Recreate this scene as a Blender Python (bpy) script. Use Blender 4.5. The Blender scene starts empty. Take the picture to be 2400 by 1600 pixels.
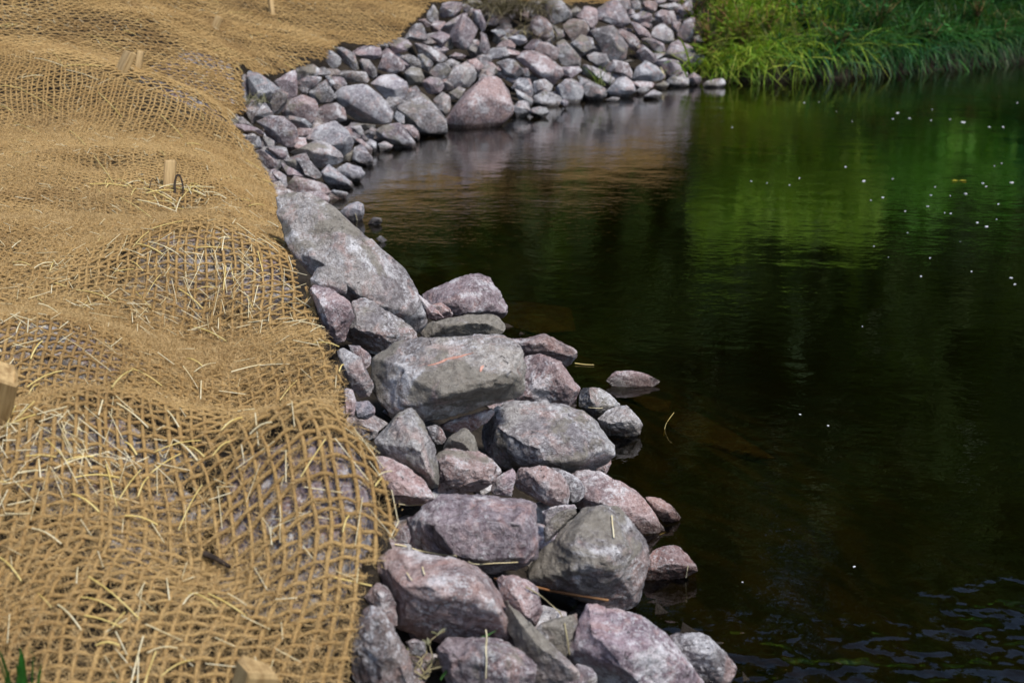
import bpy, bmesh, math, random
import numpy as np
from mathutils import Vector, Matrix
from mathutils.bvhtree import BVHTree

# ------------------------------------------------------------------ camera, sky, sun, exposure
SC = bpy.context.scene
COL = SC.collection
rng = np.random.default_rng(11)
random.seed(11)
CAM_H = 1.35
PITCH = math.radians(16.3)
FPX = 50.0 / 36.0 * 2400.0

cam_d = bpy.data.cameras.new('camera')
cam = bpy.data.objects.new('camera', cam_d)
COL.objects.link(cam)
cam.location = (0, 0, CAM_H)
cam.rotation_euler = (math.pi / 2 - PITCH, 0, 0)
cam_d.lens = 50.0
cam_d.sensor_width = 36.0
cam_d.clip_start = 0.05
cam_d.clip_end = 800
cam_d.dof.use_dof = True
cam_d.dof.focus_distance = 3.9
cam_d.dof.aperture_fstop = 5.4
SC.camera = cam

SUN_EL, SUN_AZ = math.radians(56), math.radians(138)      # azimuth clockwise from +Y
world = bpy.data.worlds.new('World')
SC.world = world
world.use_nodes = True
wn = world.node_tree
for n in list(wn.nodes):
    wn.nodes.remove(n)
sky = wn.nodes.new('ShaderNodeTexSky')
sky.sky_type = 'NISHITA'
sky.sun_disc = False
sky.sun_elevation = SUN_EL
sky.sun_rotation = SUN_AZ
bg = wn.nodes.new('ShaderNodeBackground')
bg.inputs['Strength'].default_value = 0.11
wo = wn.nodes.new('ShaderNodeOutputWorld')
wn.links.new(sky.outputs[0], bg.inputs[0])
wn.links.new(bg.outputs[0], wo.inputs[0])

sun_d = bpy.data.lights.new('sun', 'SUN')
sun_d.energy = 3.1
sun_d.angle = math.radians(12)
sun_d.color = (1.0, 0.93, 0.84)
sun = bpy.data.objects.new('sun', sun_d)
COL.objects.link(sun)
sdir = Vector((math.sin(SUN_AZ) * math.cos(SUN_EL), math.cos(SUN_AZ) * math.cos(SUN_EL), math.sin(SUN_EL)))
sun.rotation_euler = (-sdir).to_track_quat('-Z', 'Y').to_euler()

SC.view_settings.view_transform = 'Standard'
SC.view_settings.look = 'None'
SC.view_settings.gamma = 1
SC.view_settings.exposure = 0.44
SC.view_settings.use_curve_mapping = False
SC.cycles.max_bounces = 6
SC.cycles.transparent_max_bounces = 12
SC.cycles.caustics_reflective = False
SC.cycles.caustics_refractive = False

# ------------------------------------------------------------------ numeric helpers
FWD = np.array([0, math.cos(PITCH), -math.sin(PITCH)])
UPV = np.array([0, math.sin(PITCH), math.cos(PITCH)])
RGT = np.array([1.0, 0, 0])
CAMP = np.array([0, 0, CAM_H])


def ray(u, v):
    """direction (unit depth along the view axis) through photograph pixel (2400 x 1600)"""
    return FWD + RGT * ((u - 1200) / FPX) + UPV * ((800 - v) / FPX)


def P3(u, v, z):
    return CAMP + ray(u, v) * z


def proj(p):
    d = np.asarray(p, float) - CAMP
    z = d @ FWD
    return 1200 + FPX * (d @ RGT) / z, 800 - FPX * (d @ UPV) / z


def sstep(a, b, x):
    t = np.clip((x - a) / (b - a), 0, 1)
    return t * t * (3 - 2 * t)


def _hash(ix, iy, iz, seed):
    h = (ix.astype(np.int64) * 374761393 + iy.astype(np.int64) * 668265263 + iz.astype(np.int64) * 1274126177 + seed * 974711) & 0xFFFFFFFF
    h = ((h ^ (h >> 13)) * 1103515245) & 0xFFFFFFFF
    h = ((h ^ (h >> 16)) * 69069) & 0xFFFFFFFF
    h = h ^ (h >> 15)
    return (h & 0xFFFFFF).astype(np.float64) / 0x7FFFFF - 1.0


def vnoise(p, seed=0):
    """value noise in -1..1, p is (n,3)"""
    i = np.floor(p).astype(np.int64)
    f = p - i
    w = f * f * (3 - 2 * f)
    r = 0
    for dx in (0, 1):
        wx = w[:, 0] if dx else 1 - w[:, 0]
        for dy in (0, 1):
            wy = w[:, 1] if dy else 1 - w[:, 1]
            for dz in (0, 1):
                wz = w[:, 2] if dz else 1 - w[:, 2]
                r = r + wx * wy * wz * _hash(i[:, 0] + dx, i[:, 1] + dy, i[:, 2] + dz, seed)
    return r


def fbm(p, oct=4, seed=0, gain=0.5):
    a, r, s = 1.0, 0, 0
    for k in range(oct):
        r = r + a * vnoise(p * (2.03 ** k) + 17.3 * k, seed + k)
        s += a
        a *= gain
    return r / s


def n2(x, y, freq, seed, oct=1):
    x = np.atleast_1d(np.asarray(x, float)).ravel()
    y = np.atleast_1d(np.asarray(y, float)).ravel()
    return fbm(np.stack([x * freq, y * freq, np.full_like(x, seed * 7.77)], 1), oct, seed)


# ------------------------------------------------------------------ the lie of the land
WATER_PX = [(1750, 1600), (1720, 1560), (1600, 1480), (1500, 1410), (1560, 1340), (1520, 1260), (1560, 1215), (1440, 1110),
            (1480, 1010), (1400, 930), (1340, 850), (1190, 770), (1120, 745), (960, 700), (900, 620), (840, 565), (770, 505),
            (780, 460), (800, 440), (855, 400), (890, 350), (970, 335), (1050, 300), (1200, 268), (1290, 250), (1450, 232),
            (1560, 208), (1650, 200), (1700, 193), (1800, 190), (1950, 184), (2100, 172), (2250, 158), (2400, 142)]


def on_z0(u, v):
    r = ray(u, v)
    t = -CAM_H / r[2]
    return (CAMP + r * t)[:2]


wl = [(1.6, -30), (0.8, -6), (0.62, 0.0), (0.5, 1.5)] + [tuple(on_z0(u, v)) for u, v in WATER_PX] + [(9, 17), (20, 20), (60, 26), (120, 30)]
WL = np.array(wl)
WPOLY = np.array(wl + [(120, -30)])


def in_poly(x, y, poly):
    inside = np.zeros(x.shape, bool)
    n = len(poly)
    for i in range(n):
        x0, y0 = poly[i]
        x1, y1 = poly[(i + 1) % n]
        if y0 == y1:
            continue
        c = ((y0 > y) != (y1 > y)) & (x < (x1 - x0) * (y - y0) / (y1 - y0) + x0)
        inside ^= c
    return inside


def shore(x, y):
    """signed distance from the waterline, positive on land"""
    d = np.full(x.shape, 1e9)
    for i in range(len(WL) - 1):
        a, b = WL[i], WL[i + 1]
        e = b - a
        t = np.clip(((x - a[0]) * e[0] + (y - a[1]) * e[1]) / (e @ e), 0, 1)
        d = np.minimum(d, np.hypot(x - a[0] - t * e[0], y - a[1] - t * e[1]))
    return np.where(in_poly(x, y, WPOLY), -d, d)


def bank(x, y):
    x = np.atleast_1d(np.asarray(x, float))
    y = np.atleast_1d(np.asarray(y, float))
    d = shore(x, y)
    dp = np.maximum(d, 0)
    near = 0.5 * np.minimum(dp, 0.66) + 0.07 * np.clip(dp - 0.66, 0, 20)
    near = near * (0.42 + 0.58 * sstep(1.75, 2.7, y + 0.35 * np.maximum(-x - 0.75, 0)))
    far = 0.55 * np.minimum(dp, 0.8) + 0.36 * np.clip(dp - 0.8, 0, 2.6) + 0.06 * np.clip(dp - 3.4, 0, 60)
    t = sstep(5.5, 9.5, y)
    h = near + (far - near) * t
    g = 0.20 * sstep(0, 0.07, dp) + 0.32 * np.clip(dp - 0.1, 0, 4) + 0.05 * np.clip(dp - 4, 0, 60)
    s = sstep(1.75, 2.3, x) * sstep(10, 11.5, y)
    h = h + (g - h) * s
    w = np.maximum(-0.45 * np.maximum(-d, 0), -0.5) - 0.12 * np.clip(-d - 1.1, 0, 6)
    return np.where(d > 0, h, w)


BUMPS = []            # world x, y, radius, height


def bumps(x, y):
    r = np.zeros(x.shape)
    for bx, by, s, h in BUMPS:
        r = r + h * np.exp(-((x - bx) ** 2 + (y - by) ** 2) / (2 * s * s))
    return r


def netz(x, y):
    x = np.atleast_1d(np.asarray(x, float))
    y = np.atleast_1d(np.asarray(y, float))
    shp = x.shape
    k = 0.012 * n2(x, y, 4.0, 5, 2).reshape(shp) + 0.03 * n2(x, y, 1.3, 6, 2).reshape(shp)
    return bank(x, y) + 0.05 + bumps(x, y) + k


def rockbase(x, y):
    return np.maximum(bank(x, y), 0.0)


_T = np.concatenate([np.arange(1.2, 16, 0.02), np.arange(16, 45, 0.25)])


def at(u, v, surf):
    """where the view through a photograph pixel meets a surface of the place: point, depth"""
    r = ray(u, v)
    p = CAMP[None, :] + _T[:, None] * r[None, :]
    g = p[:, 2] - surf(p[:, 0], p[:, 1])
    k = np.nonzero(g <= 0)[0]
    if len(k) == 0:
        k = len(_T) - 1
        return p[k], _T[k]
    k = k[0]
    if k == 0:
        return p[0], _T[0]
    a = g[k - 1] / (g[k - 1] - g[k])
    t = _T[k - 1] + a * (_T[k] - _T[k - 1])
    return CAMP + t * r, t


for u, v, s, h in [(735, 1195, .15, .17), (205, 1085, .14, .10), (85, 840, .16, .10), (500, 630, .20, .13), (430, 120, .5, .10),
                   (120, 200, .35, .12), (320, 262, .32, .13), (470, 305, .25, .08), (250, 390, .30, .05), (150, 1440, .16, .05),
                   (530, 1330, .10, -.10), (560, 880, .12, -.10), (470, 760, .13, -.06), (300, 640, .16, .04), (700, 830, .14, .04),
                   (620, 420, .2, .03), (400, 470, .10, -.05), (770, 130, .3, .06), (880, 70, .3, .05), (330, 1180, .1, -.04),
                   (600, 680, .14, .04), (60, 560, .2, .05), (690, 1330, .12, .04), (230, 400, .10, -.04), (300, 490, .08, -.04), (365, 600, .08, -.04), (455, 715, .07, -.035), (540, 810, .07, -.03), (120, 1250, .15, .05), (400, 1450, .12, .04)]:
    p, _ = at(u, v, lambda x, y: bank(x, y) + 0.05)
    BUMPS.append((p[0], p[1], s, h))


# ------------------------------------------------------------------ mesh and object helpers
def mk_mesh(name, V, F, mat=None, smooth=True):
    """V (n,3), F (m,k) with k = 3 or 4"""
    me = bpy.data.meshes.new(name)
    V = np.asarray(V, np.float32)
    F = np.asarray(F, np.int32)
    m, k = F.shape
    me.vertices.add(len(V))
    me.vertices.foreach_set('co', V.ravel())
    me.loops.add(m * k)
    me.loops.foreach_set('vertex_index', F.ravel())
    me.polygons.add(m)
    me.polygons.foreach_set('loop_start', np.arange(0, m * k, k, dtype=np.int32))
    me.polygons.foreach_set('use_smooth', np.full(m, smooth, bool))
    me.update(calc_edges=True)
    if mat:
        me.materials.append(mat)
    return me


def link(name, me, parent=None, loc=None):
    o = bpy.data.objects.new(name, me)
    COL.objects.link(o)
    if parent:
        o.parent = parent
    if loc is not None:
        o.location = loc
    return o


def tag(o, label=None, cat=None, group=None, kind=None):
    if label:
        o['label'] = label
    if cat:
        o['category'] = cat
    if group:
        o['group'] = group
    if kind:
        o['kind'] = kind
    return o


def empty(name, loc):
    o = bpy.data.objects.new(name, None)
    o.empty_display_size = 0.1
    COL.objects.link(o)
    o.location = loc
    return o


def tube(P, r, sides=5, close=False):
    """vertices and quads of a tube along polyline P with radius r (scalar or per point)"""
    P = np.asarray(P, float)
    n = len(P)
    T = np.gradient(P, axis=0)
    T /= np.linalg.norm(T, axis=1)[:, None] + 1e-12
    ref = np.where(np.abs(T[:, 2:3]) > 0.9, np.array([[1.0, 0, 0]]), np.array([[0, 0, 1.0]]))
    S = np.cross(T, ref)
    S /= np.linalg.norm(S, axis=1)[:, None] + 1e-12
    U = np.cross(S, T)
    a = np.arange(sides) * 2 * math.pi / sides
    r = np.broadcast_to(np.asarray(r, float), (n,))
    V = P[:, None, :] + r[:, None, None] * (np.cos(a)[None, :, None] * S[:, None, :] + np.sin(a)[None, :, None] * U[:, None, :])
    i = np.arange(n - 1)[:, None] * sides
    j = np.arange(sides)[None, :]
    j2 = (j + 1) % sides
    F = np.stack([i + j, i + j2, i + sides + j2, i + sides + j], -1).reshape(-1, 4)
    V = V.reshape(-1, 3)
    if close:
        c0, c1 = len(V), len(V) + 1
        V = np.concatenate([V, P[:1], P[-1:]])
        jj = np.arange(sides)
        k = (jj + 1) % sides
        e = (n - 1) * sides
        F = np.concatenate([F, np.stack([np.full(sides, c0), k, jj, jj], 1), np.stack([np.full(sides, c1), e + jj, e + k, e + k], 1)])
    return V, F


class Soup:
    def __init__(s):
        s.V, s.F, s.n, s.C = [], [], 0, []

    def add(s, V, F, c=None):
        s.V.append(np.asarray(V, float))
        s.F.append(np.asarray(F) + s.n)
        s.n += len(V)
        if c is not None:
            s.C.append(np.broadcast_to(np.asarray(c, float), (len(V), 3)))

    def mesh(s, name, mat, smooth=True):
        F = np.concatenate(s.F)
        me = mk_mesh(name, np.concatenate(s.V), F, mat, smooth)
        if s.C:
            c = np.concatenate(s.C)
            at_ = me.color_attributes.new('col', 'FLOAT_COLOR', 'POINT')
            at_.data.foreach_set('color', np.concatenate([c, np.ones((len(c), 1))], 1).astype(np.float32).ravel())
        return me


def tri4(F):
    """quads with a doubled corner are avoided: tube caps come as triangles split off here"""
    return F


# ------------------------------------------------------------------ materials
class N:
    """terse node builder"""
    def __init__(s, name):
        s.m = bpy.data.materials.new(name)
        s.m.use_nodes = True
        s.t = s.m.node_tree
        for n in list(s.t.nodes):
            s.t.nodes.remove(n)

    def nd(s, typ, **kw):
        n = s.t.nodes.new('ShaderNode' + typ)
        for k, v in kw.items():
            setattr(n, k, v)
        return n

    def put(s, sock, val):
        if hasattr(val, 'is_output'):
            s.t.links.new(val, sock)
        else:
            sock.default_value = val

    def noise(s, vec, scale, detail=6, rough=0.6, dist=0.0):
        n = s.nd('TexNoise')
        s.put(n.inputs['Vector'], vec)
        n.inputs['Scale'].default_value = scale
        n.inputs['Detail'].default_value = detail
        n.inputs['Roughness'].default_value = rough
        n.inputs['Distortion'].default_value = dist
        return n.outputs['Fac']

    def ramp(s, val, a, b, lo=0.0, hi=1.0):
        if not hasattr(a, 'is_output') and a > b:
            a, b, lo, hi = b, a, hi, lo
        n = s.nd('MapRange', interpolation_type='SMOOTHSTEP')
        s.put(n.inputs['Value'], val)
        s.put(n.inputs['From Min'], a)
        s.put(n.inputs['From Max'], b)
        n.inputs['To Min'].default_value = lo
        n.inputs['To Max'].default_value = hi
        return n.outputs[0]

    def math(s, op, a, b=0.0):
        n = s.nd('Math', operation=op)
        s.put(n.inputs[0], a)
        s.put(n.inputs[1], b)
        return n.outputs[0]

    def mix(s, fac, a, b, mode='MIX'):
        n = s.nd('Mix', data_type='RGBA', blend_type=mode)
        s.put(n.inputs[0], fac)
        for i, v in ((6, a), (7, b)):
            if isinstance(v, tuple) and len(v) == 3:
                v = (*v, 1)
            s.put(n.inputs[i], v)
        return n.outputs[2]

    def bump(s, h, strength, dist, normal=None):
        n = s.nd('Bump')
        s.put(n.inputs['Height'], h)
        n.inputs['Strength'].default_value = strength
        n.inputs['Distance'].default_value = dist
        if normal is not None:
            s.put(n.inputs['Normal'], normal)
        return n.outputs[0]

    def out(s, col, rough=0.8, normal=None, spec=0.3, extra=None):
        b = s.nd('BsdfPrincipled')
        if isinstance(col, tuple) and len(col) == 3:
            col = (*col, 1)
        s.put(b.inputs['Base Color'], col)
        s.put(b.inputs['Roughness'], rough)
        b.inputs['Specular IOR Level'].default_value = spec
        if normal is not None:
            s.put(b.inputs['Normal'], normal)
        o = s.nd('OutputMaterial')
        s.t.links.new(b.outputs[0], o.inputs[0])
        s.b = b
        return s.m


def rock_material():
    k = N('rock')
    tc = k.nd('TexCoord')
    oi = k.nd('ObjectInfo')
    off = k.nd('VectorMath', operation='ADD')
    k.put(off.inputs[0], tc.outputs['Object'])
    sc_ = k.nd('VectorMath', operation='SCALE')
    k.put(sc_.inputs[0], (7.1, 3.3, 5.7))
    k.put(sc_.inputs['Scale'], oi.outputs['Random'])
    k.put(off.inputs[1], sc_.outputs[0])
    v = off.outputs[0]
    geo = k.nd('NewGeometry')
    base = oi.outputs['Color']
    mudamt = oi.outputs['Alpha']
    big = k.noise(v, 5.0, 8, 0.62, 0.6)
    mid = k.noise(v, 13.0, 8, 0.65, 0.8)
    fine = k.noise(v, 70.0, 6, 0.7)
    grain = k.noise(v, 260.0, 3, 0.6)
    dark = k.mix(1.0, base, (0.52, 0.49, 0.53), 'MULTIPLY')
    c = k.mix(k.ramp(big, 0.44, 0.56), base, dark)
    pink = k.mix(0.6, base, (0.44, 0.25, 0.215))
    c = k.mix(k.ramp(mid, 0.50, 0.63, 0, 0.8), c, pink)
    pale = k.mix(0.7, base, (0.72, 0.73, 0.77))
    m2 = k.noise(v, 9.5, 10, 0.72, 0.3)
    c = k.mix(k.ramp(m2, 0.52, 0.60, 0, 0.9), c, pale)
    c = k.mix(k.ramp(fine, 0.34, 0.68, 0.0, 1.0), k.mix(1.0, c, (0.70, 0.68, 0.68), 'MULTIPLY'), k.mix(0.2, c, (0.80, 0.80, 0.83)))
    gr = k.ramp(grain, 0.25, 0.75, 0.72, 1.28)
    c = k.mix(1.0, c, gr, 'MULTIPLY')
    frost = k.math('MULTIPLY', k.ramp(k.noise(v, 120.0, 5, 0.75), 0.52, 0.59), k.ramp(k.noise(v, 7.5, 6, 0.7), 0.47, 0.6))
    c = k.mix(k.math('MULTIPLY', frost, 0.6), c, (0.68, 0.69, 0.73))
    pit = k.ramp(k.noise(v, 48.0, 4, 0.62, 1.2), 0.36, 0.29)
    c = k.mix(k.math('MULTIPLY', pit, 0.75), c, (0.045, 0.04, 0.042))
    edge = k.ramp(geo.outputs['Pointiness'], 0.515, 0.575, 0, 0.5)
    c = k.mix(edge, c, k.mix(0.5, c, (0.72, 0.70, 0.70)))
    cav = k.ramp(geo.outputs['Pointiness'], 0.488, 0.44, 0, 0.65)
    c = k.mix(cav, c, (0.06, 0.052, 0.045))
    # dried mud clinging in patches
    mn = k.noise(v, 4.2, 9, 0.64, 0.5)
    thr = k.math('SUBTRACT', 0.75, k.math('MULTIPLY', mudamt, 0.5))
    mud_f = k.ramp(mn, thr, k.math('ADD', thr, 0.07), 0, 0.92)
    mudc = k.mix(k.ramp(fine, 0.3, 0.7), (0.15, 0.135, 0.112), (0.26, 0.24, 0.205))
    c = k.mix(mud_f, c, mudc)
    # wet, dark foot at the waterline
    sx = k.nd('SeparateXYZ')
    k.put(sx.inputs[0], geo.outputs['Position'])
    zz = k.math('ADD', sx.outputs[2], k.math('MULTIPLY', k.math('SUBTRACT', mid, 0.5), 0.03))
    wet = k.ramp(zz, 0.016, 0.044, 1, 0)
    c = k.mix(wet, c, k.mix(1.0, c, (0.33, 0.30, 0.27), 'MULTIPLY'))
    silt = k.ramp(zz, -0.05, -0.005, 1, 0)
    c = k.mix(k.math('MULTIPLY', silt, 0.75), c, (0.075, 0.045, 0.015))
    rough = k.math('SUBTRACT', k.math('ADD', k.ramp(mid, 0.3, 0.7, 0.48, 0.7), k.math('MULTIPLY', mud_f, 0.2)), k.math('MULTIPLY', wet, 0.45))
    h = k.math('ADD', k.math('MULTIPLY', mid, 0.5), k.math('MULTIPLY', fine, 0.5))
    h = k.math('ADD', h, k.math('MULTIPLY', grain, 0.12))
    h = k.math('ADD', h, k.math('MULTIPLY', mud_f, 0.10))
    h = k.math('SUBTRACT', h, k.math('MULTIPLY', pit, 0.30))
    wv = k.nd('VectorMath', operation='ADD')
    nz = k.nd('TexNoise')
    k.put(nz.inputs['Vector'], v)
    nz.inputs['Scale'].default_value = 14
    nz.inputs['Detail'].default_value = 4
    nsc = k.nd('VectorMath', operation='SCALE')
    k.put(nsc.inputs[0], nz.outputs['Color'])
    nsc.inputs['Scale'].default_value = 0.09
    k.put(wv.inputs[0], v)
    k.put(wv.inputs[1], nsc.outputs[0])
    for sc_v, wt in ((11.0, 0.5), (27.0, 0.22)):
        vo = k.nd('TexVoronoi')
        k.put(vo.inputs['Vector'], wv.outputs[0])
        vo.inputs['Scale'].default_value = sc_v
        sp = k.nd('SeparateColor')
        k.put(sp.inputs[0], vo.outputs['Color'])
        h = k.math('ADD', h, k.math('MULTIPLY', sp.outputs[0], wt))
    return k.out(c, rough, k.bump(h, 1.0, 0.0165), 0.5)


def coir_material():
    k = N('coir')
    tc = k.nd('TexCoord')
    v = tc.outputs['Object']
    a = k.noise(v, 3.0, 5)
    b = k.noise(v, 60.0, 5, 0.7)
    f = k.noise(v, 420.0, 3, 0.7)
    c = k.mix(k.ramp(a, 0.35, 0.65), (0.385, 0.25, 0.10), (0.49, 0.335, 0.145))
    c = k.mix(k.ramp(b, 0.35, 0.68, 0, 0.7), c, (0.30, 0.185, 0.075))
    dirt = k.ramp(k.noise(v, 1.9, 6, 0.65), 0.50, 0.68, 0, 0.6)
    c = k.mix(dirt, c, (0.215, 0.13, 0.055))
    c = k.mix(1.0, c, k.ramp(f, 0.25, 0.75, 0.65, 1.3), 'MULTIPLY')
    h = k.math('ADD', b, k.math('MULTIPLY', f, 0.6))
    return k.out(c, 0.9, k.bump(h, 1.0, 0.004), 0.15)


def simple(name, c1, c2, scale, rough=0.8, bump=0.4, dist=0.004, detail=6, spec=0.3, stretch=None):
    k = N(name)
    tc = k.nd('TexCoord')
    v = tc.outputs['Object']
    if stretch:
        mp = k.nd('Mapping')
        k.put(mp.inputs['Vector'], v)
        mp.inputs['Scale'].default_value = stretch
        v = mp.outputs[0]
    a = k.noise(v, scale, detail, 0.65)
    return k.out(k.mix(k.ramp(a, 0.32, 0.68), c1, c2), rough, k.bump(a, bump, dist), spec)


def vcol_material(name, rough=0.6, trans=0.25, spec=0.3, var=40.0):
    k = N(name)
    at_ = k.nd('VertexColor')
    at_.layer_name = 'col'
    tc = k.nd('TexCoord')
    n = k.noise(tc.outputs['Object'], var, 3)
    c = k.mix(1.0, at_.outputs['Color'], k.ramp(n, 0.3, 0.7, 0.75, 1.25), 'MULTIPLY')
    m = k.out(c, rough, None, spec)
    if trans:
        o = [n_ for n_ in k.t.nodes if n_.type == 'OUTPUT_MATERIAL'][0]
        tr = k.nd('BsdfTranslucent')
        k.put(tr.inputs[0], k.mix(1.0, c, (1.15, 1.2, 0.6), 'MULTIPLY'))
        mx = k.nd('MixShader')
        mx.inputs[0].default_value = trans
        k.t.links.new(k.b.outputs[0], mx.inputs[1])
        k.t.links.new(tr.outputs[0], mx.inputs[2])
        k.t.links.new(mx.outputs[0], o.inputs[0])
    return m


RIPPLES = [(*on_z0(1770, 1590), 0.22, 3.2), (*on_z0(2390, 1590), 0.26, 3.2), (*on_z0(1960, 1570), 0.12, 3.2), (*on_z0(2390, 1430), 0.16, 2.2)]


def water_material():
    k = N('river_water')
    tc = k.nd('TexCoord')
    v = tc.outputs['Object']
    mp = k.nd('Mapping')
    k.put(mp.inputs['Vector'], v)
    mp.inputs['Scale'].default_value = (0.75, 1.0, 1.0)
    mp.inputs['Rotation'].default_value = (0, 0, 0.35)
    w1 = k.noise(mp.outputs[0], 4.0, 2, 0.45)
    w2 = k.noise(mp.outputs[0], 22.0, 3, 0.5)
    w3 = k.noise(v, 70.0, 2, 0.5)
    patch = k.ramp(k.noise(v, 0.55, 3), 0.40, 0.62, 0.35, 1.0)
    h = k.math('ADD', k.math('MULTIPLY', w1, 0.5), k.math('MULTIPLY', k.math('MULTIPLY', w2, 0.32), patch))
    h = k.math('ADD', h, k.math('MULTIPLY', k.math('MULTIPLY', w3, 0.05), patch))
    geo = k.nd('NewGeometry')
    for (cx, cy, rad, amp) in RIPPLES:
        dv = k.nd('VectorMath', operation='DISTANCE')
        k.put(dv.inputs[0], geo.outputs['Position'])
        k.put(dv.inputs[1], (cx, cy, 0.0))
        m = k.math('MULTIPLY', k.ramp(dv.outputs['Value'], 0.0, rad * 1.7, amp * 0.6, 0.0), k.ramp(k.noise(v, 9.0, 2, 0.5), 0.42, 0.62))
        h = k.math('ADD', h, k.math('MULTIPLY', k.noise(mp.outputs[0], 11.0, 1, 0.5), m))
    nor = k.bump(h, 1.0, 0.0065)
    gl = k.nd('BsdfGlossy')
    gl.inputs['Roughness'].default_value = 0.02
    gl.inputs['Color'].default_value = (1, 1, 1, 1)
    k.put(gl.inputs['Normal'], nor)
    trn = k.nd('BsdfTransparent')
    trn.inputs[0].default_value = (0.36, 0.31, 0.12, 1)
    fr = k.nd('Fresnel')
    fr.inputs['IOR'].default_value = 1.40
    k.put(fr.inputs['Normal'], nor)
    mx = k.nd('MixShader')
    k.put(mx.inputs[0], fr.outputs[0])
    k.t.links.new(trn.outputs[0], mx.inputs[1])
    k.t.links.new(gl.outputs[0], mx.inputs[2])
    o = k.nd('OutputMaterial')
    k.t.links.new(mx.outputs[0], o.inputs[0])
    return k.m


def ground_material():
    k = N('bank_soil')
    tc = k.nd('TexCoord')
    v = tc.outputs['Object']
    geo = k.nd('NewGeometry')
    sx = k.nd('SeparateXYZ')
    k.put(sx.inputs[0], geo.outputs['Position'])
    a = k.noise(v, 6.0, 8)
    b = k.noise(v, 55.0, 5, 0.7)
    c = k.mix(k.ramp(a, 0.35, 0.65), (0.020, 0.016, 0.012), (0.042, 0.034, 0.026))
    c = k.mix(k.ramp(b, 0.45, 0.75, 0, 0.6), c, (0.085, 0.068, 0.052))
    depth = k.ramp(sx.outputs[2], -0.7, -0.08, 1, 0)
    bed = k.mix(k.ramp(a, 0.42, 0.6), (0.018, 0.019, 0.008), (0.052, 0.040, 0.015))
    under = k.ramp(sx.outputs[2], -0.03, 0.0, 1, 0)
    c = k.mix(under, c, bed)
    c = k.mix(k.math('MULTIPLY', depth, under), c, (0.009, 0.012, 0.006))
    return k.out(c, 0.92, k.bump(k.math('ADD', a, b), 0.8, 0.02), 0.15)


M_ROCK = rock_material()
M_COIR = coir_material()
M_SOIL = ground_material()
M_WATER = water_material()
M_STRAW = simple('straw', (0.56, 0.42, 0.12), (0.70, 0.58, 0.25), 14, 0.5, 0.2, 0.001, 3, 0.4)
M_STRAWP = simple('bleached_straw', (0.62, 0.53, 0.30), (0.74, 0.68, 0.48), 14, 0.5, 0.2, 0.001, 3, 0.4)
M_WOOD = simple('stake_wood', (0.26, 0.165, 0.07), (0.52, 0.37, 0.18), 26, 0.6, 0.3, 0.002, 8, 0.3, (3.0, 3.0, 0.25))
M_TWIG = simple('dark_twig', (0.018, 0.013, 0.010), (0.05, 0.035, 0.025), 40, 0.8)
M_STALK = simple('red_stalk', (0.20, 0.085, 0.035), (0.36, 0.20, 0.09), 20, 0.6)
M_BARK = simple('bark', (0.035, 0.028, 0.020), (0.09, 0.075, 0.06), 12, 0.9, 0.8, 0.03)
M_LEAF = vcol_material('leaf', 0.55, 0.3)
M_GRASS = vcol_material('grass_blade', 0.5, 0.3, 0.35)
M_DRY = vcol_material('dry_grass', 0.75, 0.15, 0.2)
M_FOAM = simple('foam_fleck', (0.75, 0.77, 0.8), (0.85, 0.86, 0.88), 200, 0.5)
M_SCR = simple('red_scrape', (0.42, 0.20, 0.15), (0.55, 0.33, 0.27), 120, 0.8)
M_FIBRE = simple('coir_fibre', (0.37, 0.245, 0.10), (0.53, 0.38, 0.185), 30, 0.7, 0.0)
M_STEM = simple('dry_stem', (0.26, 0.22, 0.12), (0.40, 0.36, 0.22), 30, 0.7)

# ------------------------------------------------------------------ the nets' outlines (needed by the ground below them)
def on_net(px):
    return np.array([at(u, v, netz)[0][:2] for u, v in px])


NEAR_PX = np.array([(790, 1700), (812, 1600), (835, 1480), (868, 1350), (905, 1290), (940, 1240), (945, 1215), (930, 1180), (890, 1090),
                   (862, 1040), (812, 985), (806, 900), (775, 800), (735, 700), (705, 650), (674, 580), (665, 480), (640, 430),
                   (600, 350), (565, 310), (545, 288), (520, 278), (430, 232), (290, 185), (150, 140), (0, 105), (-200, 85),
                   (-420, 300), (-500, 900), (-420, 1750)])
NET_NEAR = on_net(NEAR_PX)
FAR_PX = np.array([(-200, 90), (0, 112), (150, 148), (290, 194), (430, 243), (545, 292), (555, 270), (580, 266), (578, 240), (568, 150),
                  (600, 188), (640, 177), (700, 160), (768, 142), (802, 98), (850, 104), (887, 113), (918, 101), (943, 87), (954, 70), (1014, 8),
                  (1110, -6), (1300, 4), (1335, 12), (1420, 9), (1470, -8), (1560, -30), (1650, -60), (1600, -120), (1000, -130), (300, -130), (-250, -110)])
NET_FAR = on_net(FAR_PX)
NET_FAR[(FAR_PX[:, 1] < -50)] += np.array([0.1, 1.3])     # the sheet goes on uphill, out of the picture

# ------------------------------------------------------------------ ground, river bed and water
def spaced(lo, f0, f1, hi, step):
    a = [f0]
    s = step
    while a[-1] > lo:
        s *= 1.25
        a.append(a[-1] - s)
    b = [f1]
    s = step
    while b[-1] < hi:
        s *= 1.25
        b.append(b[-1] + s)
    return np.array(a[::-1] + list(np.arange(f0 + step, f1, step)) + b)


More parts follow.
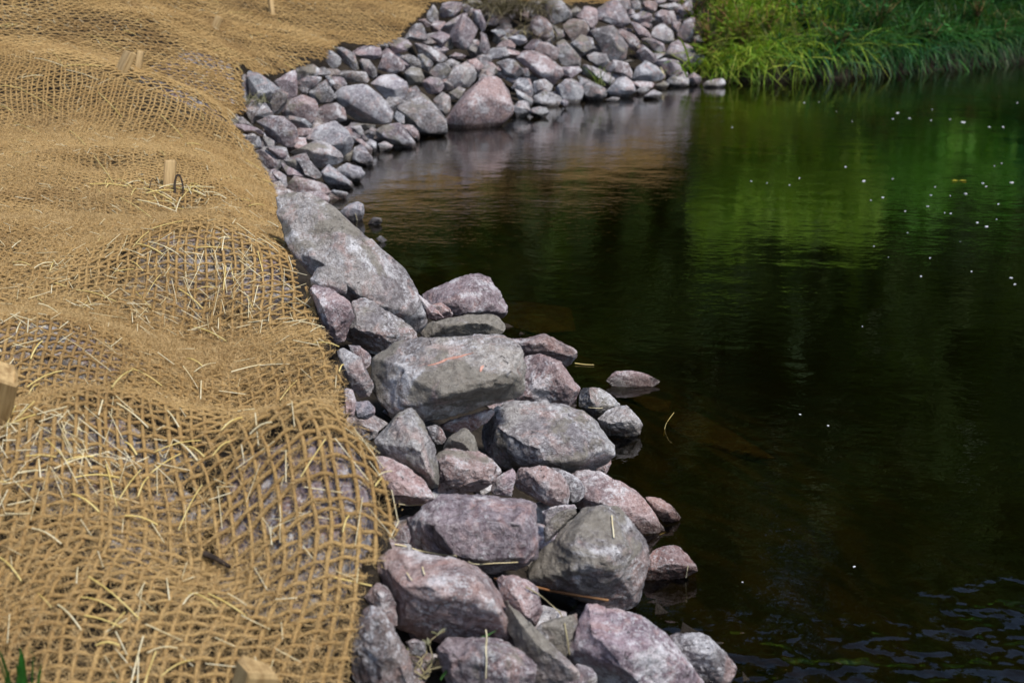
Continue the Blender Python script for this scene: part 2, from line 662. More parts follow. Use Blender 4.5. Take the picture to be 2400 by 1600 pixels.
gx = spaced(-260, -4.2, 7.5, 320, 0.045)
gy = spaced(-60, 1.2, 16.5, 420, 0.045)
X, Y = np.meshgrid(gx, gy)
x, y = X.ravel(), Y.ravel()
inn = in_poly(x, y, NET_NEAR) | in_poly(x, y, NET_FAR)
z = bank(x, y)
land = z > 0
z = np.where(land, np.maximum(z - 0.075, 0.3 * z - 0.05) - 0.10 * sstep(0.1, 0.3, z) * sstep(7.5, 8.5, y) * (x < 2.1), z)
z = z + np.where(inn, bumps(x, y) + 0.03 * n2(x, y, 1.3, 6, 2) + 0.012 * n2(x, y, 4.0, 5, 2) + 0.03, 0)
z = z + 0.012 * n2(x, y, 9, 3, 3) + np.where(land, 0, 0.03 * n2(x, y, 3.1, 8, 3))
i = np.arange(len(gy) - 1)[:, None] * len(gx)
j = np.arange(len(gx) - 1)[None, :]
F = np.stack([i + j, i + j + 1, i + len(gx) + j + 1, i + len(gx) + j], -1).reshape(-1, 4)
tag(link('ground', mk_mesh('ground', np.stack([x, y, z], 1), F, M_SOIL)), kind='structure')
wv = np.array([[-12, -25, 0], [118, -25, 0], [118, 60, 0], [-12, 60, 0]], float)
tag(link('river_water', mk_mesh('river_water', wv, np.array([[0, 1, 2, 3]]), M_WATER, False)), kind='structure')

# ------------------------------------------------------------------ rocks
TILE = {'A': (500, 0, 2.904), 'B': (1100, 0, 2.904), 'C': (600, 420, 3.336), 'D': (700, 760, 2.6133), 'E': (780, 1100, 2.352)}
TINT = {'P': ((0.385, 0.29, 0.325), .2), 'K': ((0.50, 0.345, 0.335), .18), 'G': ((0.42, 0.395, 0.39), .34), 'D': ((0.19, 0.17, 0.178), .25),
        'L': ((0.66, 0.66, 0.69), .06), 'M': ((0.38, 0.345, 0.32), .62), 'R': ((0.47, 0.265, 0.235), .12), 'B': ((0.35, 0.385, 0.44), .15),
        'N': ((0.32, 0.24, 0.20), .3)}
CNAME = {'P': 'purplish', 'K': 'pinkish', 'G': 'grey', 'D': 'dark', 'L': 'pale', 'M': 'mud-coated grey', 'R': 'reddish', 'B': 'blue-grey', 'N': 'brownish'}

# tile id | tint | label | outline as tile pixels | ridge points x,y,how far they stand forward | options
NEAR = '''
C|G|huge sloping grey-pink boulder against the net edge, biggest stone of the near shore|140,130 200,100 400,95 520,130 640,250 720,340 860,450 970,570 1080,640 1180,760 1250,890 1310,990 1340,1110 1310,1170 1200,1190 1050,1090 800,960 560,880 300,720 240,560 200,300|330,330,.16 520,640,.34 800,900,.36 1020,1030,.34 640,420,.26 960,760,.3|t=.34
C|M|small mud-grey stone leaning against the dark foot of the huge sloping boulder|420,780 480,690 560,670 640,700 700,800 740,880 700,920 560,880 430,820||b=1235 n=1
C|K|pink-topped angular stone touching the net beside the huge sloping boulder|410,830 480,830 600,870 740,970 770,1080 700,1130 690,1270 600,1290 540,1230 500,1050 440,900|500,960,.4 640,1000,.5 740,1010,.3 600,1200,.3|
C|G|pale mud-streaked slab lying between the huge boulder and the wide muddy boulder|760,960 840,930 1000,1010 1180,1140 1260,1200 1250,1300 1000,1340 850,1320 700,1250 710,1180 770,1040|800,1150,.5 1000,1150,.4 1150,1260,.3|
C|P|rough purple pointed boulder standing in the water beyond the flat olive slab|1305,905 1380,870 1480,820 1560,800 1640,735 1740,735 1840,770 1890,840 1915,920 1960,1000 1960,1090 1900,1110 1500,1120 1330,1030|1560,940,.35 1720,880,.3 1850,980,.25 1640,1060,.3|
C|R|small reddish stone at the foot of the rough purple pointed boulder|1320,990 1440,960 1520,1010 1550,1070 1480,1100 1350,1060||n=1 b=1125
C|K|thin pink sliver of stone between the huge boulder and the rough purple boulder|1250,880 1300,920 1330,1000 1480,1080 1400,1110 1330,1080 1290,980||
C|M|flat olive slab lying behind the top of the wide muddy boulder|1340,1130 1500,1090 1700,1060 1890,1060 1950,1130 1960,1180 1900,1230 1600,1260 1300,1250 1260,1170|1450,1150,.3 1800,1110,.3|
D|M|wide muddy boulder with a red scratch and an undercut base, middle of the shore|430,300 450,210 560,130 680,85 900,65 1150,60 1300,80 1370,150 1400,260 1400,360 1370,440 1290,455 1100,500 900,570 760,600 560,610 470,530 430,430|620,420,.36 860,430,.42 1080,390,.42 1300,330,.34 760,200,.12 1180,160,.12 640,250,.22|t=.55
D|K|pink flat-topped rock jutting towards the water behind the wide muddy boulder|1280,90 1340,75 1500,58 1620,110 1700,165 1715,220 1660,285 1560,270 1400,240 1300,180||
D|K|pink sloping rock squeezed between the wide muddy boulder and the square grey-pink boulder|1380,190 1480,180 1600,230 1650,330 1720,400 1720,480 1600,520 1330,480 1350,400 1395,330||
D|G|square grey-pink boulder with a dark underside, largest beside the water|1080,650 1130,570 1230,480 1290,450 1450,470 1640,490 1750,530 1830,600 1890,680 1935,740 1930,800 1880,860 1790,895 1690,890 1500,880 1300,890 1220,870 1150,790 1090,720|1270,600,.3 1480,725,.5 1520,830,.46 1840,730,.34 1650,640,.34|t=.5
D|R|reddish wedge of stone under the overhang of the wide muddy boulder|860,610 1000,570 1200,510 1230,520 1150,600 1060,660 930,660 880,640||
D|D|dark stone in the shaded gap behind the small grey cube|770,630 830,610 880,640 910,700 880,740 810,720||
D|M|small grey cube of stone perched on a flat pink-grey rock|890,760 920,680 1000,635 1020,630 1075,690 1090,760 1105,790 1070,845 1020,830 960,800|930,700,.4 1010,720,.6 1060,790,.4|t=.8 b=905
D|K|flat pink-grey rock under the small grey cube|830,810 900,770 1100,770 1160,790 1240,900 1190,970 1130,1040 950,1050 860,1040 850,900||
D|G|pointed upright grey rock with a smooth muddy face|440,720 500,640 600,560 680,510 710,520 750,580 790,660 830,760 850,880 865,930 860,1010 790,1000 680,930 560,820 470,780|700,600,.34 740,760,.5 790,900,.4|b=1080
D|K|pink rock with a dark broken front at the net edge below the pointed rock|450,810 540,810 640,850 760,950 830,1040 850,1080 830,1115 740,1110 600,1090 540,1000 480,900|560,1020,.45 720,1045,.5 830,1060,.3|
D|G|long smooth grey stone slanting down from the net towards the wide muddy boulder|210,125 300,120 380,210 450,340 460,390 430,440 380,460 320,390 270,250||
D|P|mottled purplish stone behind the long smooth grey stone|290,125 370,130 450,190 440,250 400,280 340,190||n=1
D|K|narrow pink stone pressed against the net under the long smooth grey stone|280,390 330,400 350,470 340,560 290,570 280,480||
D|B|bluish stone in the hollow left of the muddy boulder's foot|340,470 430,465 470,510 470,560 420,580 350,580 335,540||
D|N|brownish pink stone at the net edge above the pointed grey rock|260,580 330,565 400,590 490,660 460,720 400,700 290,640||
D|G|low grey-pink stone at the waterline behind the dark wet-footed rock|1710,400 1760,375 1840,390 1920,440 1965,490 1920,530 1830,550 1760,510 1710,480||
D|G|dark speckled rock with a wet foot mirrored in the water|1830,580 1880,530 1960,495 2020,500 2080,560 2110,620 2090,672 2000,690 1900,690 1850,640|1900,600,.3 2020,580,.4|w=1
D|K|lone pink stone poking out of the water away from the shore|1880,345 1930,290 2020,278 2120,295 2220,352 2160,384 2000,392 1920,380|1990,340,.2|w=1
D|K|rounded pink rock just below the square grey-pink boulder|1300,1020 1320,930 1360,880 1480,858 1570,880 1640,950 1680,1040 1670,1100 1590,1140 1480,1100 1380,1070||
D|P|purple stone wedged left of the rounded pink rock|1170,1000 1220,930 1310,880 1340,900 1320,980 1300,1050 1180,1040||
D|D|smooth dark grey blade of stone leaning on the rounded pink rock|1540,870 1600,865 1690,920 1760,990 1765,1030 1700,1100 1680,1090 1650,980||
D|K|small pale stone at the waterline behind the square grey-pink boulder|1800,890 1860,850 1910,815 1915,850 1880,910 1840,920||w=1
D|K|long pink slab sliding down into the water|1670,910 1740,890 1850,900 1960,960 2050,1010 2120,1070 2200,1180 2260,1280 2230,1310 2150,1310 2000,1270 1850,1190 1720,1130 1660,1000|1780,1060,.3 2000,1150,.3 2160,1270,.2|
D|R|small reddish pointed stone in the water beside the long pink slab|2120,1050 2200,1060 2280,1100 2350,1170 2330,1200 2270,1212 2240,1220 2180,1150||w=1
E|P|broad block with a bluish flat top and a purple front|410,270 480,230 560,210 600,135 700,130 900,145 1080,150 1140,170 1160,260 1170,380 1150,470 1080,500 1060,560 900,580 700,510 500,450 430,420 410,350|540,300,.36 800,320,.42 1030,310,.40 1060,470,.34 700,460,.4|t=.6
E|M|tall mud-covered dome of rock near the water|1070,560 1130,480 1220,380 1300,280 1380,215 1480,200 1560,215 1620,260 1700,340 1730,420 1735,520 1700,620 1690,720 1650,790 1560,780 1400,730 1200,660 1090,600|1340,420,.4 1520,480,.46 1640,560,.3 1300,560,.34|t=.7
E|G|pale stone behind the left shoulder of the mud-covered dome|1160,330 1230,240 1300,215 1360,220 1290,290 1220,370 1170,400||
E|P|small purple-grey stone between the bluish-topped block and the rounded pink rock|1150,230 1240,200 1330,190 1350,215 1240,240 1170,320||n=1
E|R|rounded reddish stone sitting in the water beside the mud-covered dome|1700,540 1760,440 1830,420 1900,425 1960,470 2000,530 2010,560 1940,595 1850,620 1720,635 1700,590|1800,520,.3 1920,520,.25|w=1
E|K|large pink rock with muddy straw-strewn top and black shaded front|240,560 260,480 330,430 560,460 700,480 830,540 880,590 910,680 980,830 1030,950 1000,1000 900,970 780,920 550,940 350,900 350,740 280,640|360,700,.4 560,660,.52 820,640,.5 940,800,.4|t=.5
E|K|pink rock tucked behind the large muddy-topped pink rock|890,600 980,580 1060,600 1130,650 1160,770 1110,880 1060,900 990,800 920,690||
E|M|dark mud-grey rock between two pink ones at the foot of the dome|1110,890 1170,830 1240,820 1330,800 1370,760 1330,900 1290,950 1280,1050 1220,1060 1120,960||
E|P|great mauve boulder running out of the frame at the bottom|1300,930 1350,830 1400,730 1490,740 1620,790 1720,800 1830,890 1900,1000 1980,1080 2070,1176 2060,1300 1700,1300 1500,1180 1300,1060 1290,1000|1420,900,.3 1520,1010,.46 1680,1150,.46 1760,960,.34|t=.6
E|D|dark purple rock at the water beside the great mauve boulder|1830,890 1920,885 2020,900 2090,930 2140,1000 2170,1040 2235,1080 2200,1140 2150,1185 2070,1200 1950,1100 1880,950||
E|N|dark brown-grey rock by the lowest net edge at the bottom|90,1030 130,900 150,760 220,730 260,760 330,890 410,1000 440,1110 440,1250 250,1300 100,1200||
E|K|small pinkish stone above the dark brown-grey rock at the net edge|170,700 240,620 300,640 350,740 355,860 320,890 250,800 200,740||
E|P|purple rock at the bottom edge behind the dry weed|540,1000 620,920 760,920 860,960 960,960 1050,1010 1130,1070 1160,1176 1150,1300 700,1300 600,1150||
E|M|long mud-grey ridge of stone running down from the large pink rock|920,680 990,800 1080,900 1200,990 1320,1080 1400,1176 1400,1260 1150,1250 1100,1100 1030,1000 960,880||
E|P|half-hidden purplish stone at the bottom beside the great mauve boulder|1290,1120 1350,1070 1430,1090 1480,1170 1450,1260 1300,1250 1270,1170||b=1290
E|G|grey pebble the size of an egg beside the dry weed|400,950 450,930 510,950 520,1000 480,1030 430,1010||n=1 b=1060
E|K|pinkish stone half under the net corner beside the bluish-topped block|330,400 370,320 410,300 430,370 420,410||n=1 b=480
'''
COVE = '''
A|B|blue-grey slab under the corner of the netting|215,470 290,490 400,560 460,610 430,650 390,700 300,690 230,600
A|N|dark brown-purple stone leaning on the blue-grey slab|380,700 440,610 510,640 490,730 440,780 400,770
A|P||410,560 490,510 560,470 570,560 570,650 500,680 470,620
A|K||500,690 600,650 700,670 720,720 690,820 640,850 540,780 460,790
A|G||320,730 350,700 400,770 420,790 340,800 280,790
A|P|large plain mauve stone near the black twig|300,830 390,790 480,800 560,870 575,940 540,1000 470,990 380,890
A|B||480,800 530,790 620,810 670,850 650,880 560,870
A|K||700,800 730,720 830,700 900,740 905,820 800,830 720,860
A|L|big pale bluish boulder, brightest stone of the cove|830,650 880,600 940,560 1040,575 1100,650 1180,690 1220,760 1200,830 1080,850 930,820 900,740 870,690
A|D||640,640 700,580 760,550 840,660 800,700 700,710
A|L|pale bluish-faced boulder beside the brightest boulder|1080,570 1150,510 1230,500 1310,560 1330,600 1290,670 1220,710 1150,650
A|D||1270,690 1320,610 1380,585 1420,640 1400,700 1320,730
A|G|grey triangular boulder with its foot in the cove water|1250,740 1330,730 1430,640 1480,710 1560,790 1610,860 1560,890 1480,930 1410,920 1320,850
A|K|long leaning pink boulder, biggest at the cove waterline|1590,820 1640,740 1720,640 1800,580 1870,510 1960,540 2030,610 2050,690 2030,770 1930,820 1820,840 1620,870
A|R||1720,840 1790,820 1810,850 1760,870
A|G||1590,530 1640,460 1720,425 1790,470 1790,540 1740,600 1640,590
A|G||1460,490 1510,440 1590,430 1620,480 1580,530 1530,540
A|G||1300,500 1350,455 1410,470 1445,540 1400,580 1330,580
A|P||1420,560 1480,525 1540,540 1580,590 1530,640 1460,640
A|G||1500,680 1560,630 1610,660 1620,740 1580,790 1520,750
A|K||1120,470 1130,390 1200,360 1280,410 1310,470 1240,500 1170,490
A|G||990,400 1060,410 1110,470 1110,520 1070,540 1020,490
A|P||940,350 1040,305 1140,330 1150,400 1080,410 970,390
A|D||820,320 890,330 960,370 990,470 960,480 890,430
A|L||770,350 800,340 870,400 870,450 810,470 770,420
A|N|long flat brown stone lying crosswise above the brightest boulder|800,510 900,485 1030,490 1070,540 1040,565 900,560 830,550
A|D||680,480 740,450 800,490 790,520 700,520
A|D||570,560 640,520 740,530 700,580 650,600 620,640
A|P||1190,300 1260,250 1330,270 1350,310 1310,350 1240,360
A|D||1300,260 1360,170 1420,160 1460,270 1440,290 1370,280
A|K||1390,140 1440,130 1500,180 1440,190
A|D||1370,300 1440,290 1560,370 1590,400 1540,430 1440,410 1390,360
A|P||1470,250 1560,200 1630,240 1590,290 1560,320
A|G||1260,390 1330,370 1390,390 1420,460 1350,450
A|G||1390,370 1420,365 1500,430 1460,490 1410,460
A|P|big faceted purple block below the dry grass clump|1610,240 1640,180 1700,95 1780,170 1810,220 1780,280 1700,340 1640,320
A|P||1540,200 1600,150 1700,90 1740,90 1700,150 1620,200
A|P||1670,40 1720,30 1790,70 1840,140 1860,190 1800,190 1740,100
A|P||1530,110 1560,30 1630,0 1690,0 1690,60 1640,120 1560,125
A|G||1470,70 1500,30 1530,90 1530,150 1480,150 1440,110
A|L||1830,380 1900,330 1990,325 2010,380 1950,400 1870,410
A|K||1600,390 1650,360 1720,380 1690,410 1640,410
A|G||1560,430 1620,400 1680,430 1640,470
A|K||1720,410 1790,400 1840,450 1800,490 1760,460
A|D||1930,430 2000,400 2060,410 2120,500 2060,530 1990,510
A|K||1840,410 1900,430 1960,480 1930,490 1860,450
A|P||1820,220 1870,250 1890,340 1850,370 1810,350
A|L|large pale-topped block with a pink side near the cove's inner corner|610,940 700,870 840,815 890,850 950,960 940,1030 880,1060 800,1010 720,960
A|G|wide grey stone in front of the pale-topped block|520,1040 600,1010 700,960 780,980 870,1040 890,1100 800,1130 700,1140 620,1080
A|P||260,1040 330,1020 420,1090 440,1120 400,1160 370,1150 310,1090
A|P||350,1010 470,1010 500,1060 480,1090 420,1080
A|G||470,1090 560,1080 600,1140 580,1160 500,1120
A|D||560,1070 640,1090 740,1190 720,1220 620,1200 600,1140
A|P||450,1100 560,1160 620,1210 540,1210 500,1200
A|L||390,1170 440,1160 500,1200 510,1260 480,1280 420,1210
A|K|pink mottled stone just behind the huge sloping boulder|510,1260 560,1200 660,1210 760,1260 795,1300 760,1350 640,1330 500,1300
A|B||730,1180 790,1120 850,1170 960,1260 920,1290 840,1280 760,1240
A|L|pale pinkish flat-topped stone at the cove's inner corner waterline|830,1150 900,1110 1000,1140 1030,1180 1000,1230 930,1240 880,1200
A|L||950,1100 960,1000 1010,980 1080,1070 1090,1110 1030,1130
A|N||940,870 990,855 1030,900 1010,930 960,920
A|P|smooth flat purple slab tilting into the cove water|1100,920 1120,860 1270,840 1340,940 1380,990 1250,1010 1200,970
A|K||1270,850 1350,850 1400,900 1400,950 1350,960 1300,890
A|L||1030,980 1070,950 1110,970 1110,1030 1080,1020
A|L||1120,980 1170,965 1220,990 1220,1020 1140,1030
A|B||1220,800 1250,755 1300,790 1300,840 1240,840
A|G||1040,900 1080,865 1110,880 1100,930
A|G||320,930 350,925 410,960 420,1000 370,1000
A|D||230,940 310,930 330,990 260,1020
A|P|pale purple stone carrying the black twig by the netting|120,840 220,850 330,880 340,910 230,930 180,900
A|B|dark wet flat stone behind the huge sloping boulder|800,1290 920,1310 910,1340 820,1355
A|L|pale upright stone standing alone in the cove water|860,1440 930,1390 990,1370 1035,1410 1020,1485 960,1505 900,1495
A|G|little grey stone alone in the cove water|1050,1520 1090,1480 1140,1485 1150,1512 1090,1530
C|B|flat bluish pebble in the water with straw resting on it|930,470 970,440 1030,470 990,498
A|G||130,780 200,800 270,860 180,850 130,830
A|K||960,940 1010,950 1080,1010 1060,1030 1000,980
A|B||760,520 800,520 830,570 800,590
A|N||810,580 850,565 880,590 840,620
A|D||570,590 620,600 650,590 640,640 600,640
B|K|large slanting pink boulder with a pale ridge, middle of the cove|320,400 380,330 450,340 530,390 620,460 640,520 570,570 480,540 400,460
B|K||450,340 480,290 530,290 620,340 630,380 580,410
B|G||600,300 640,270 700,330 770,420 760,460 700,460 610,430
B|P||610,460 740,455 770,490 720,540 630,530
B|G||780,390 850,360 930,370 950,420 910,460 820,430
B|G||770,420 840,440 980,530 980,580 880,570 780,520
B|D|dark brown block at the cove waterline below the small green tuft|740,520 800,540 940,610 930,650 800,680 770,600
B|L|pale pink squarish block with its foot in the cove water|580,600 630,540 700,540 770,580 780,650 720,700 660,692 610,640
B|G||435,540 500,530 570,580 570,610 500,620 440,650
B|G|smooth grey stone shaped like a roof at the cove waterline|440,660 510,610 640,670 620,720 520,725 440,700
B|P||620,700 650,670 680,700 650,740
B|B||290,600 340,530 410,530 430,600 430,660 350,620
B|L||300,600 430,670 430,710 360,680 310,640
B|L||300,730 340,690 400,690 430,750 390,790 320,795
B|L|small whitish stone touching the water past the long leaning pink boulder|410,755 450,720 530,735 545,780 480,802 420,795
B|L||940,620 990,560 1040,510 1110,560 1130,620 1080,650 970,655
B|L||920,680 980,660 1030,670 1010,692
B|K||930,480 980,410 1080,430 1110,490 1100,540 1010,520
B|B|greenish blue stone near the white stick|1110,560 1140,460 1200,420 1280,460 1330,520 1300,550 1160,550
B|K||1110,560 1200,550 1270,570 1240,600 1140,600
B|L||1130,620 1180,590 1230,610 1190,645
B|L|pale pyramid-shaped stone standing just off the cove waterline|1180,662 1250,610 1320,640 1290,675
B|D||1260,580 1320,550 1360,570 1340,600 1280,605
B|L||1340,550 1380,520 1490,530 1490,580 1360,592
B|P||1480,520 1530,495 1580,530 1580,582 1500,572
B|G|last low stone of the riprap, lying off the grass bank in the water|1585,572 1640,540 1720,535 1755,572 1720,594 1600,596
B|P|broad mauve stone against the green bank|1310,380 1370,300 1420,280 1490,310 1600,390 1560,440 1450,470 1370,430 1310,420
B|P||1260,420 1330,400 1420,420 1450,500 1380,530 1290,470
B|P||1120,380 1180,310 1270,380 1270,430 1200,440
B|P||1160,260 1220,250 1320,300 1330,350 1280,360 1190,310
B|G||1240,250 1250,180 1320,160 1390,220 1400,270 1330,300
B|K||1090,140 1150,160 1220,220 1240,260 1150,250
B|K|pink block joined to the dark pale-edged block|970,210 1050,200 1130,240 1165,290 1120,350 1060,300
B|D|big dark block with a pale top edge, upper cove|830,210 900,160 980,180 1040,270 1090,330 1080,390 1010,420 930,400 880,280
B|D||690,300 760,240 840,260 850,320 780,380 720,350
B|N||620,190 690,130 780,140 820,200 790,250 700,280
B|K||730,110 790,40 870,40 870,150 830,210 780,150
B|P|large mauve-grey block at the top of the riprap|850,130 880,60 950,10 1000,0 1060,70 1090,150 1030,190 930,160
B|D|dark brown boulder highest up beside the dry grass clump|490,0 620,0 690,80 700,120 640,140 570,170 520,80
B|K|pinkish pointed stone beside the dry grass clump|410,200 430,130 490,90 560,160 570,240 520,280 440,250
B|G||560,170 620,200 650,250 600,270
B|P||1080,110 1160,70 1240,100 1240,150 1160,160
B|R||1170,20 1220,0 1280,10 1270,80 1200,70
B|K||1260,100 1310,70 1390,80 1410,150 1340,170 1270,140
B|L||1290,40 1400,20 1430,50 1370,70
B|P||1420,80 1460,20 1510,0 1520,100 1460,130
B|D||1000,0 1090,-10 1100,60 1060,80
B|G||1100,10 1160,0 1170,60 1110,70
B|P||1410,250 1460,150 1530,110 1540,200 1500,280 1440,280
B|P||1380,150 1440,150 1420,220 1380,200
B|G||420,0 490,10 510,60 460,80 400,40
B|B||150,210 220,190 250,240 200,270
B|B||260,260 370,230 400,290 340,310 290,290
B|B|tiny teal-tinted stone beside the large slanting pink boulder|350,460 400,470 410,520 370,520
B|K||330,390 420,370 400,440 340,420
B|P||20,70 70,60 120,180 100,230 40,150
'''


def parse(txt):
    out = []
    for ln in txt.strip().split('\n'):
        f = ln.split('|')
        ox, oy, s = TILE[f[0]]
        poly = np.array([[float(a) for a in p.split(',')] for p in f[3].split()])
        poly = poly / s + np.array([ox, oy])
        ridge = []
        opt = {}
        if len(f) > 4 and f[4]:
            for p in f[4].split():
                a, b, c = p.split(',')
                ridge.append((float(a) / s + ox, float(b) / s + oy, float(c)))
        if len(f) > 5:
            for p in f[5].split():
                kk, vv = p.split('=')
                opt[kk] = float(vv)
        if 'b' in opt:
            opt['b'] = opt['b'] / s + oy
        if f[0] in 'AB':
            poly = poly.mean(0) + (poly - poly.mean(0)) * 1.07
        out.append([f[1], f[2], poly, ridge, opt])
    return out


def area(p):
    x, y = p[:, 0], p[:, 1]
    return 0.5 * abs(np.dot(x, np.roll(y, 1)) - np.dot(y, np.roll(x, 1)))


def hull_points(poly, ridge, opt, r):
    v_base = opt.get('b', poly[:, 1].max())
    low = poly[poly[:, 1] > poly[:, 1].max() - 0.18 * np.ptp(poly[:, 1]) - 1]
    u_base = low[:, 0].mean()
    pt, zb = at(u_base, v_base, rockbase)
    s = math.sqrt(area(poly)) * zb / FPX
    thick = opt.get('t', 0.5)
    zr = zb + 0.30 * s
    c = poly.mean(0)
    pts = [P3(u, v, zr + r.uniform(-.13, .13) * s) for u, v in poly]
    if ridge:
        pts += [P3(u, v, zr - k * s * 1.25) for u, v, k in ridge]
    else:
        n = len(poly)
        for k in range(r.integers(3, 5)):
            q = poly[r.integers(0, n)]
            a = r.uniform(0.4, 0.85)
            w = c + (q - c) * a + np.array([0, -0.07 * np.ptp(poly[:, 1])])
            pts.append(P3(w[0], w[1], zr - r.uniform(0.22, 0.5) * s))
    for (u, v) in poly[::2]:
        q = c + (np.array([u, v]) - c) * r.uniform(0.7, 0.9)
        pts.append(P3(q[0], q[1], zr + thick * s * r.uniform(0.8, 1.2)))
    pts = np.array(pts)
    if opt.get('w') or v_base == poly[:, 1].max() and bank(pt[0], pt[1])[0] < 0.03:
        lowp = pts[pts[:, 2] < pts[:, 2].min() + 0.35 * np.ptp(pts[:, 2])]
        cen = lowp.mean(0)
        ext = cen + (lowp - cen) * 0.55
        ext[:, 2] = np.minimum(ext[:, 2], 0) - 0.12 * s
        pts = np.concatenate([pts, ext])
    return pts, s, zb


def hull_mesh(pts, name):
    bm = bmesh.new()
    for p in pts:
        bm.verts.new(p)
    res = bmesh.ops.convex_hull(bm, input=bm.verts)
    kill = [e for e in res['geom_interior'] if isinstance(e, bmesh.types.BMVert)] + [e for e in res['geom_unused'] if isinstance(e, bmesh.types.BMVert)]
    bmesh.ops.delete(bm, geom=list(set(kill)), context='VERTS')
    bmesh.ops.recalc_face_normals(bm, faces=bm.faces)
    me = bpy.data.meshes.new(name)
    bm.to_mesh(me)
    bm.free()
    return me


jobs = []      # tint kind, label, pts, size, depth, px centre, px size, group, detail


def job(kind, label, pts, s, zb, cpx, group, detail, rough=1.0, designed=False):
    org = np.array([pts[:, 0].mean(), pts[:, 1].mean(), pts[:, 2].min()])
    me = hull_mesh(pts - org, 'rock')
    o = link('boulder' if s > 0.3 else 'rock', me, None, org)
    md = o.modifiers.new('remesh', 'REMESH')
    md.mode = 'SHARP'
    md.octree_depth = 6 if detail > 30 else 5
    md.scale = 0.9
    md.sharpness = 1.0
    md.use_remove_disconnected = True
    jobs.append(dict(o=o, kind=kind, label=label, s=s, z=zb, c=cpx, group=group, detail=detail, rough=rough, designed=designed))
    return o


rr = np.random.default_rng(5)
for kind, label, poly, ridge, opt in parse(NEAR):
    pts, s, zb = hull_points(poly, ridge, opt, rr)
    job(kind, label, pts, s, zb, poly.mean(0), None, 26 if opt.get('n') else 46, 1.0, bool(ridge))
cove = parse(COVE)
for kind, label, poly, ridge, opt in cove:
    pts, s, zb = hull_points(poly, ridge, opt, rr)
    job(kind, label, pts, s, zb, poly.mean(0), 'riprap stones of the cove bank', 22)

# smaller stones filling the gaps of the riprap, lower than the named ones
fill_px = []
for _ in range(4000):
    u, v = rr.uniform(560, 1640), rr.uniform(-10, 470)
    uu, vv = np.array([u]), np.array([v + 6.0])
    if any(in_poly(uu, vv, c[2])[0] for c in cove):
        continue
    p, t = at(u, v, rockbase)
    d = shore(p[:1], p[1:2])[0]
    if d < 0.02 or t > 20 or in_poly(uu, vv - 8, NEAR_PX)[0] or in_poly(uu, vv - 8, FAR_PX)[0]:
        continue
    if all(abs(u - a) + 1.5 * abs(v - b) > 20 for a, b in fill_px):
        fill_px.append((u, v))
    if len(fill_px) >= 108:
        break
for u, v in fill_px:
    p, t = at(u, v, rockbase)
    s = rr.uniform(0.11, 0.19)
    q = rr.normal(size=(14, 3))
    q /= np.linalg.norm(q, axis=1)[:, None]
    q *= np.array([1.0, 0.8, 0.62]) * s * 0.62
    job('GPDGNK'[rr.integers(0, 6)], 'small stone filling a gap between bigger riprap stones', q + np.array([p[0], p[1] + 0.06, p[2] - 0.03]), s, t,
        (u, v), 'small filler stones of the cove riprap', 11)
# shadowed filler stones of the near shore
for _ in range(400):
    u, v = rr.uniform(700, 1500), rr.uniform(620, 1590)
    p, t = at(u, v, rockbase)
    d = shore(p[:1], p[1:2])[0]
    if d < 0.05 or in_poly(p[:1], p[1:2], NET_NEAR)[0] or rr.uniform() > 0.09:
        continue
    s = rr.uniform(0.07, 0.13)
    q = rr.normal(size=(14, 3))
    q /= np.linalg.norm(q, axis=1)[:, None]
    q *= np.array([1.0, 0.9, 0.6]) * s * 0.6
    job('GPDMNK'[rr.integers(0, 6)], 'small dim stone deep in a gap between the near shore boulders', q + np.array([p[0], p[1] + 0.08, p[2] - 0.06]), s, t,
        (u, v), 'small filler stones of the near shore', 12)
# stones under the netting, and stones under the water
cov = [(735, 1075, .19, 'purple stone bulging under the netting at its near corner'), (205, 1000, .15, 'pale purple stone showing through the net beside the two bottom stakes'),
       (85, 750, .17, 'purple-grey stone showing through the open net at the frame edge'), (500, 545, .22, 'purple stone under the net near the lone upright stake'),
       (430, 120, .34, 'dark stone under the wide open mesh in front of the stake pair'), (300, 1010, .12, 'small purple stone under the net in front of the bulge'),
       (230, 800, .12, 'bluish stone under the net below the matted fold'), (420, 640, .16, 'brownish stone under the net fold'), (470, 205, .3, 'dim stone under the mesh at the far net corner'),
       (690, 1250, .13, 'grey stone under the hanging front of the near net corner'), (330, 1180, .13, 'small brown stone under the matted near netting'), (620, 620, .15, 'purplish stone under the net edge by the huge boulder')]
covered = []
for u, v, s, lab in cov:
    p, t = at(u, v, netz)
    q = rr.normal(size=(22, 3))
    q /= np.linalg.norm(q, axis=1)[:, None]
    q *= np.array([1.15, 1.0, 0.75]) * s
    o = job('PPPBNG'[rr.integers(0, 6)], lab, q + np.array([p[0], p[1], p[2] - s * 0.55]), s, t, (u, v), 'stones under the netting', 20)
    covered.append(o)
for u, v, s, lab in [(1640, 925, .20, 'brown drowned stone under the water beside the lone pink stone'), (1390, 815, .14, 'brown drowned stone off the pink flat-topped rock'),
                     (1620, 1290, .15, 'brown drowned stone near the rounded reddish stone'), (1500, 880, .12, 'small drowned stone between the shore and the lone pink stone'),
                     (1250, 665, .16, 'drowned stone beyond the rough purple boulder'), (1690, 1440, .16, 'faint drowned stone near the great mauve boulder')]:
    p = on_z0(u, v)
    q = rr.normal(size=(16, 3))
    q /= np.linalg.norm(q, axis=1)[:, None]
    q *= np.array([1.3, 1.0, 0.5]) * s
    job('N', lab, q + np.array([p[0], p[1], -0.07 - s * 0.5]), s, 4, (u, v), 'drowned stones', 14)

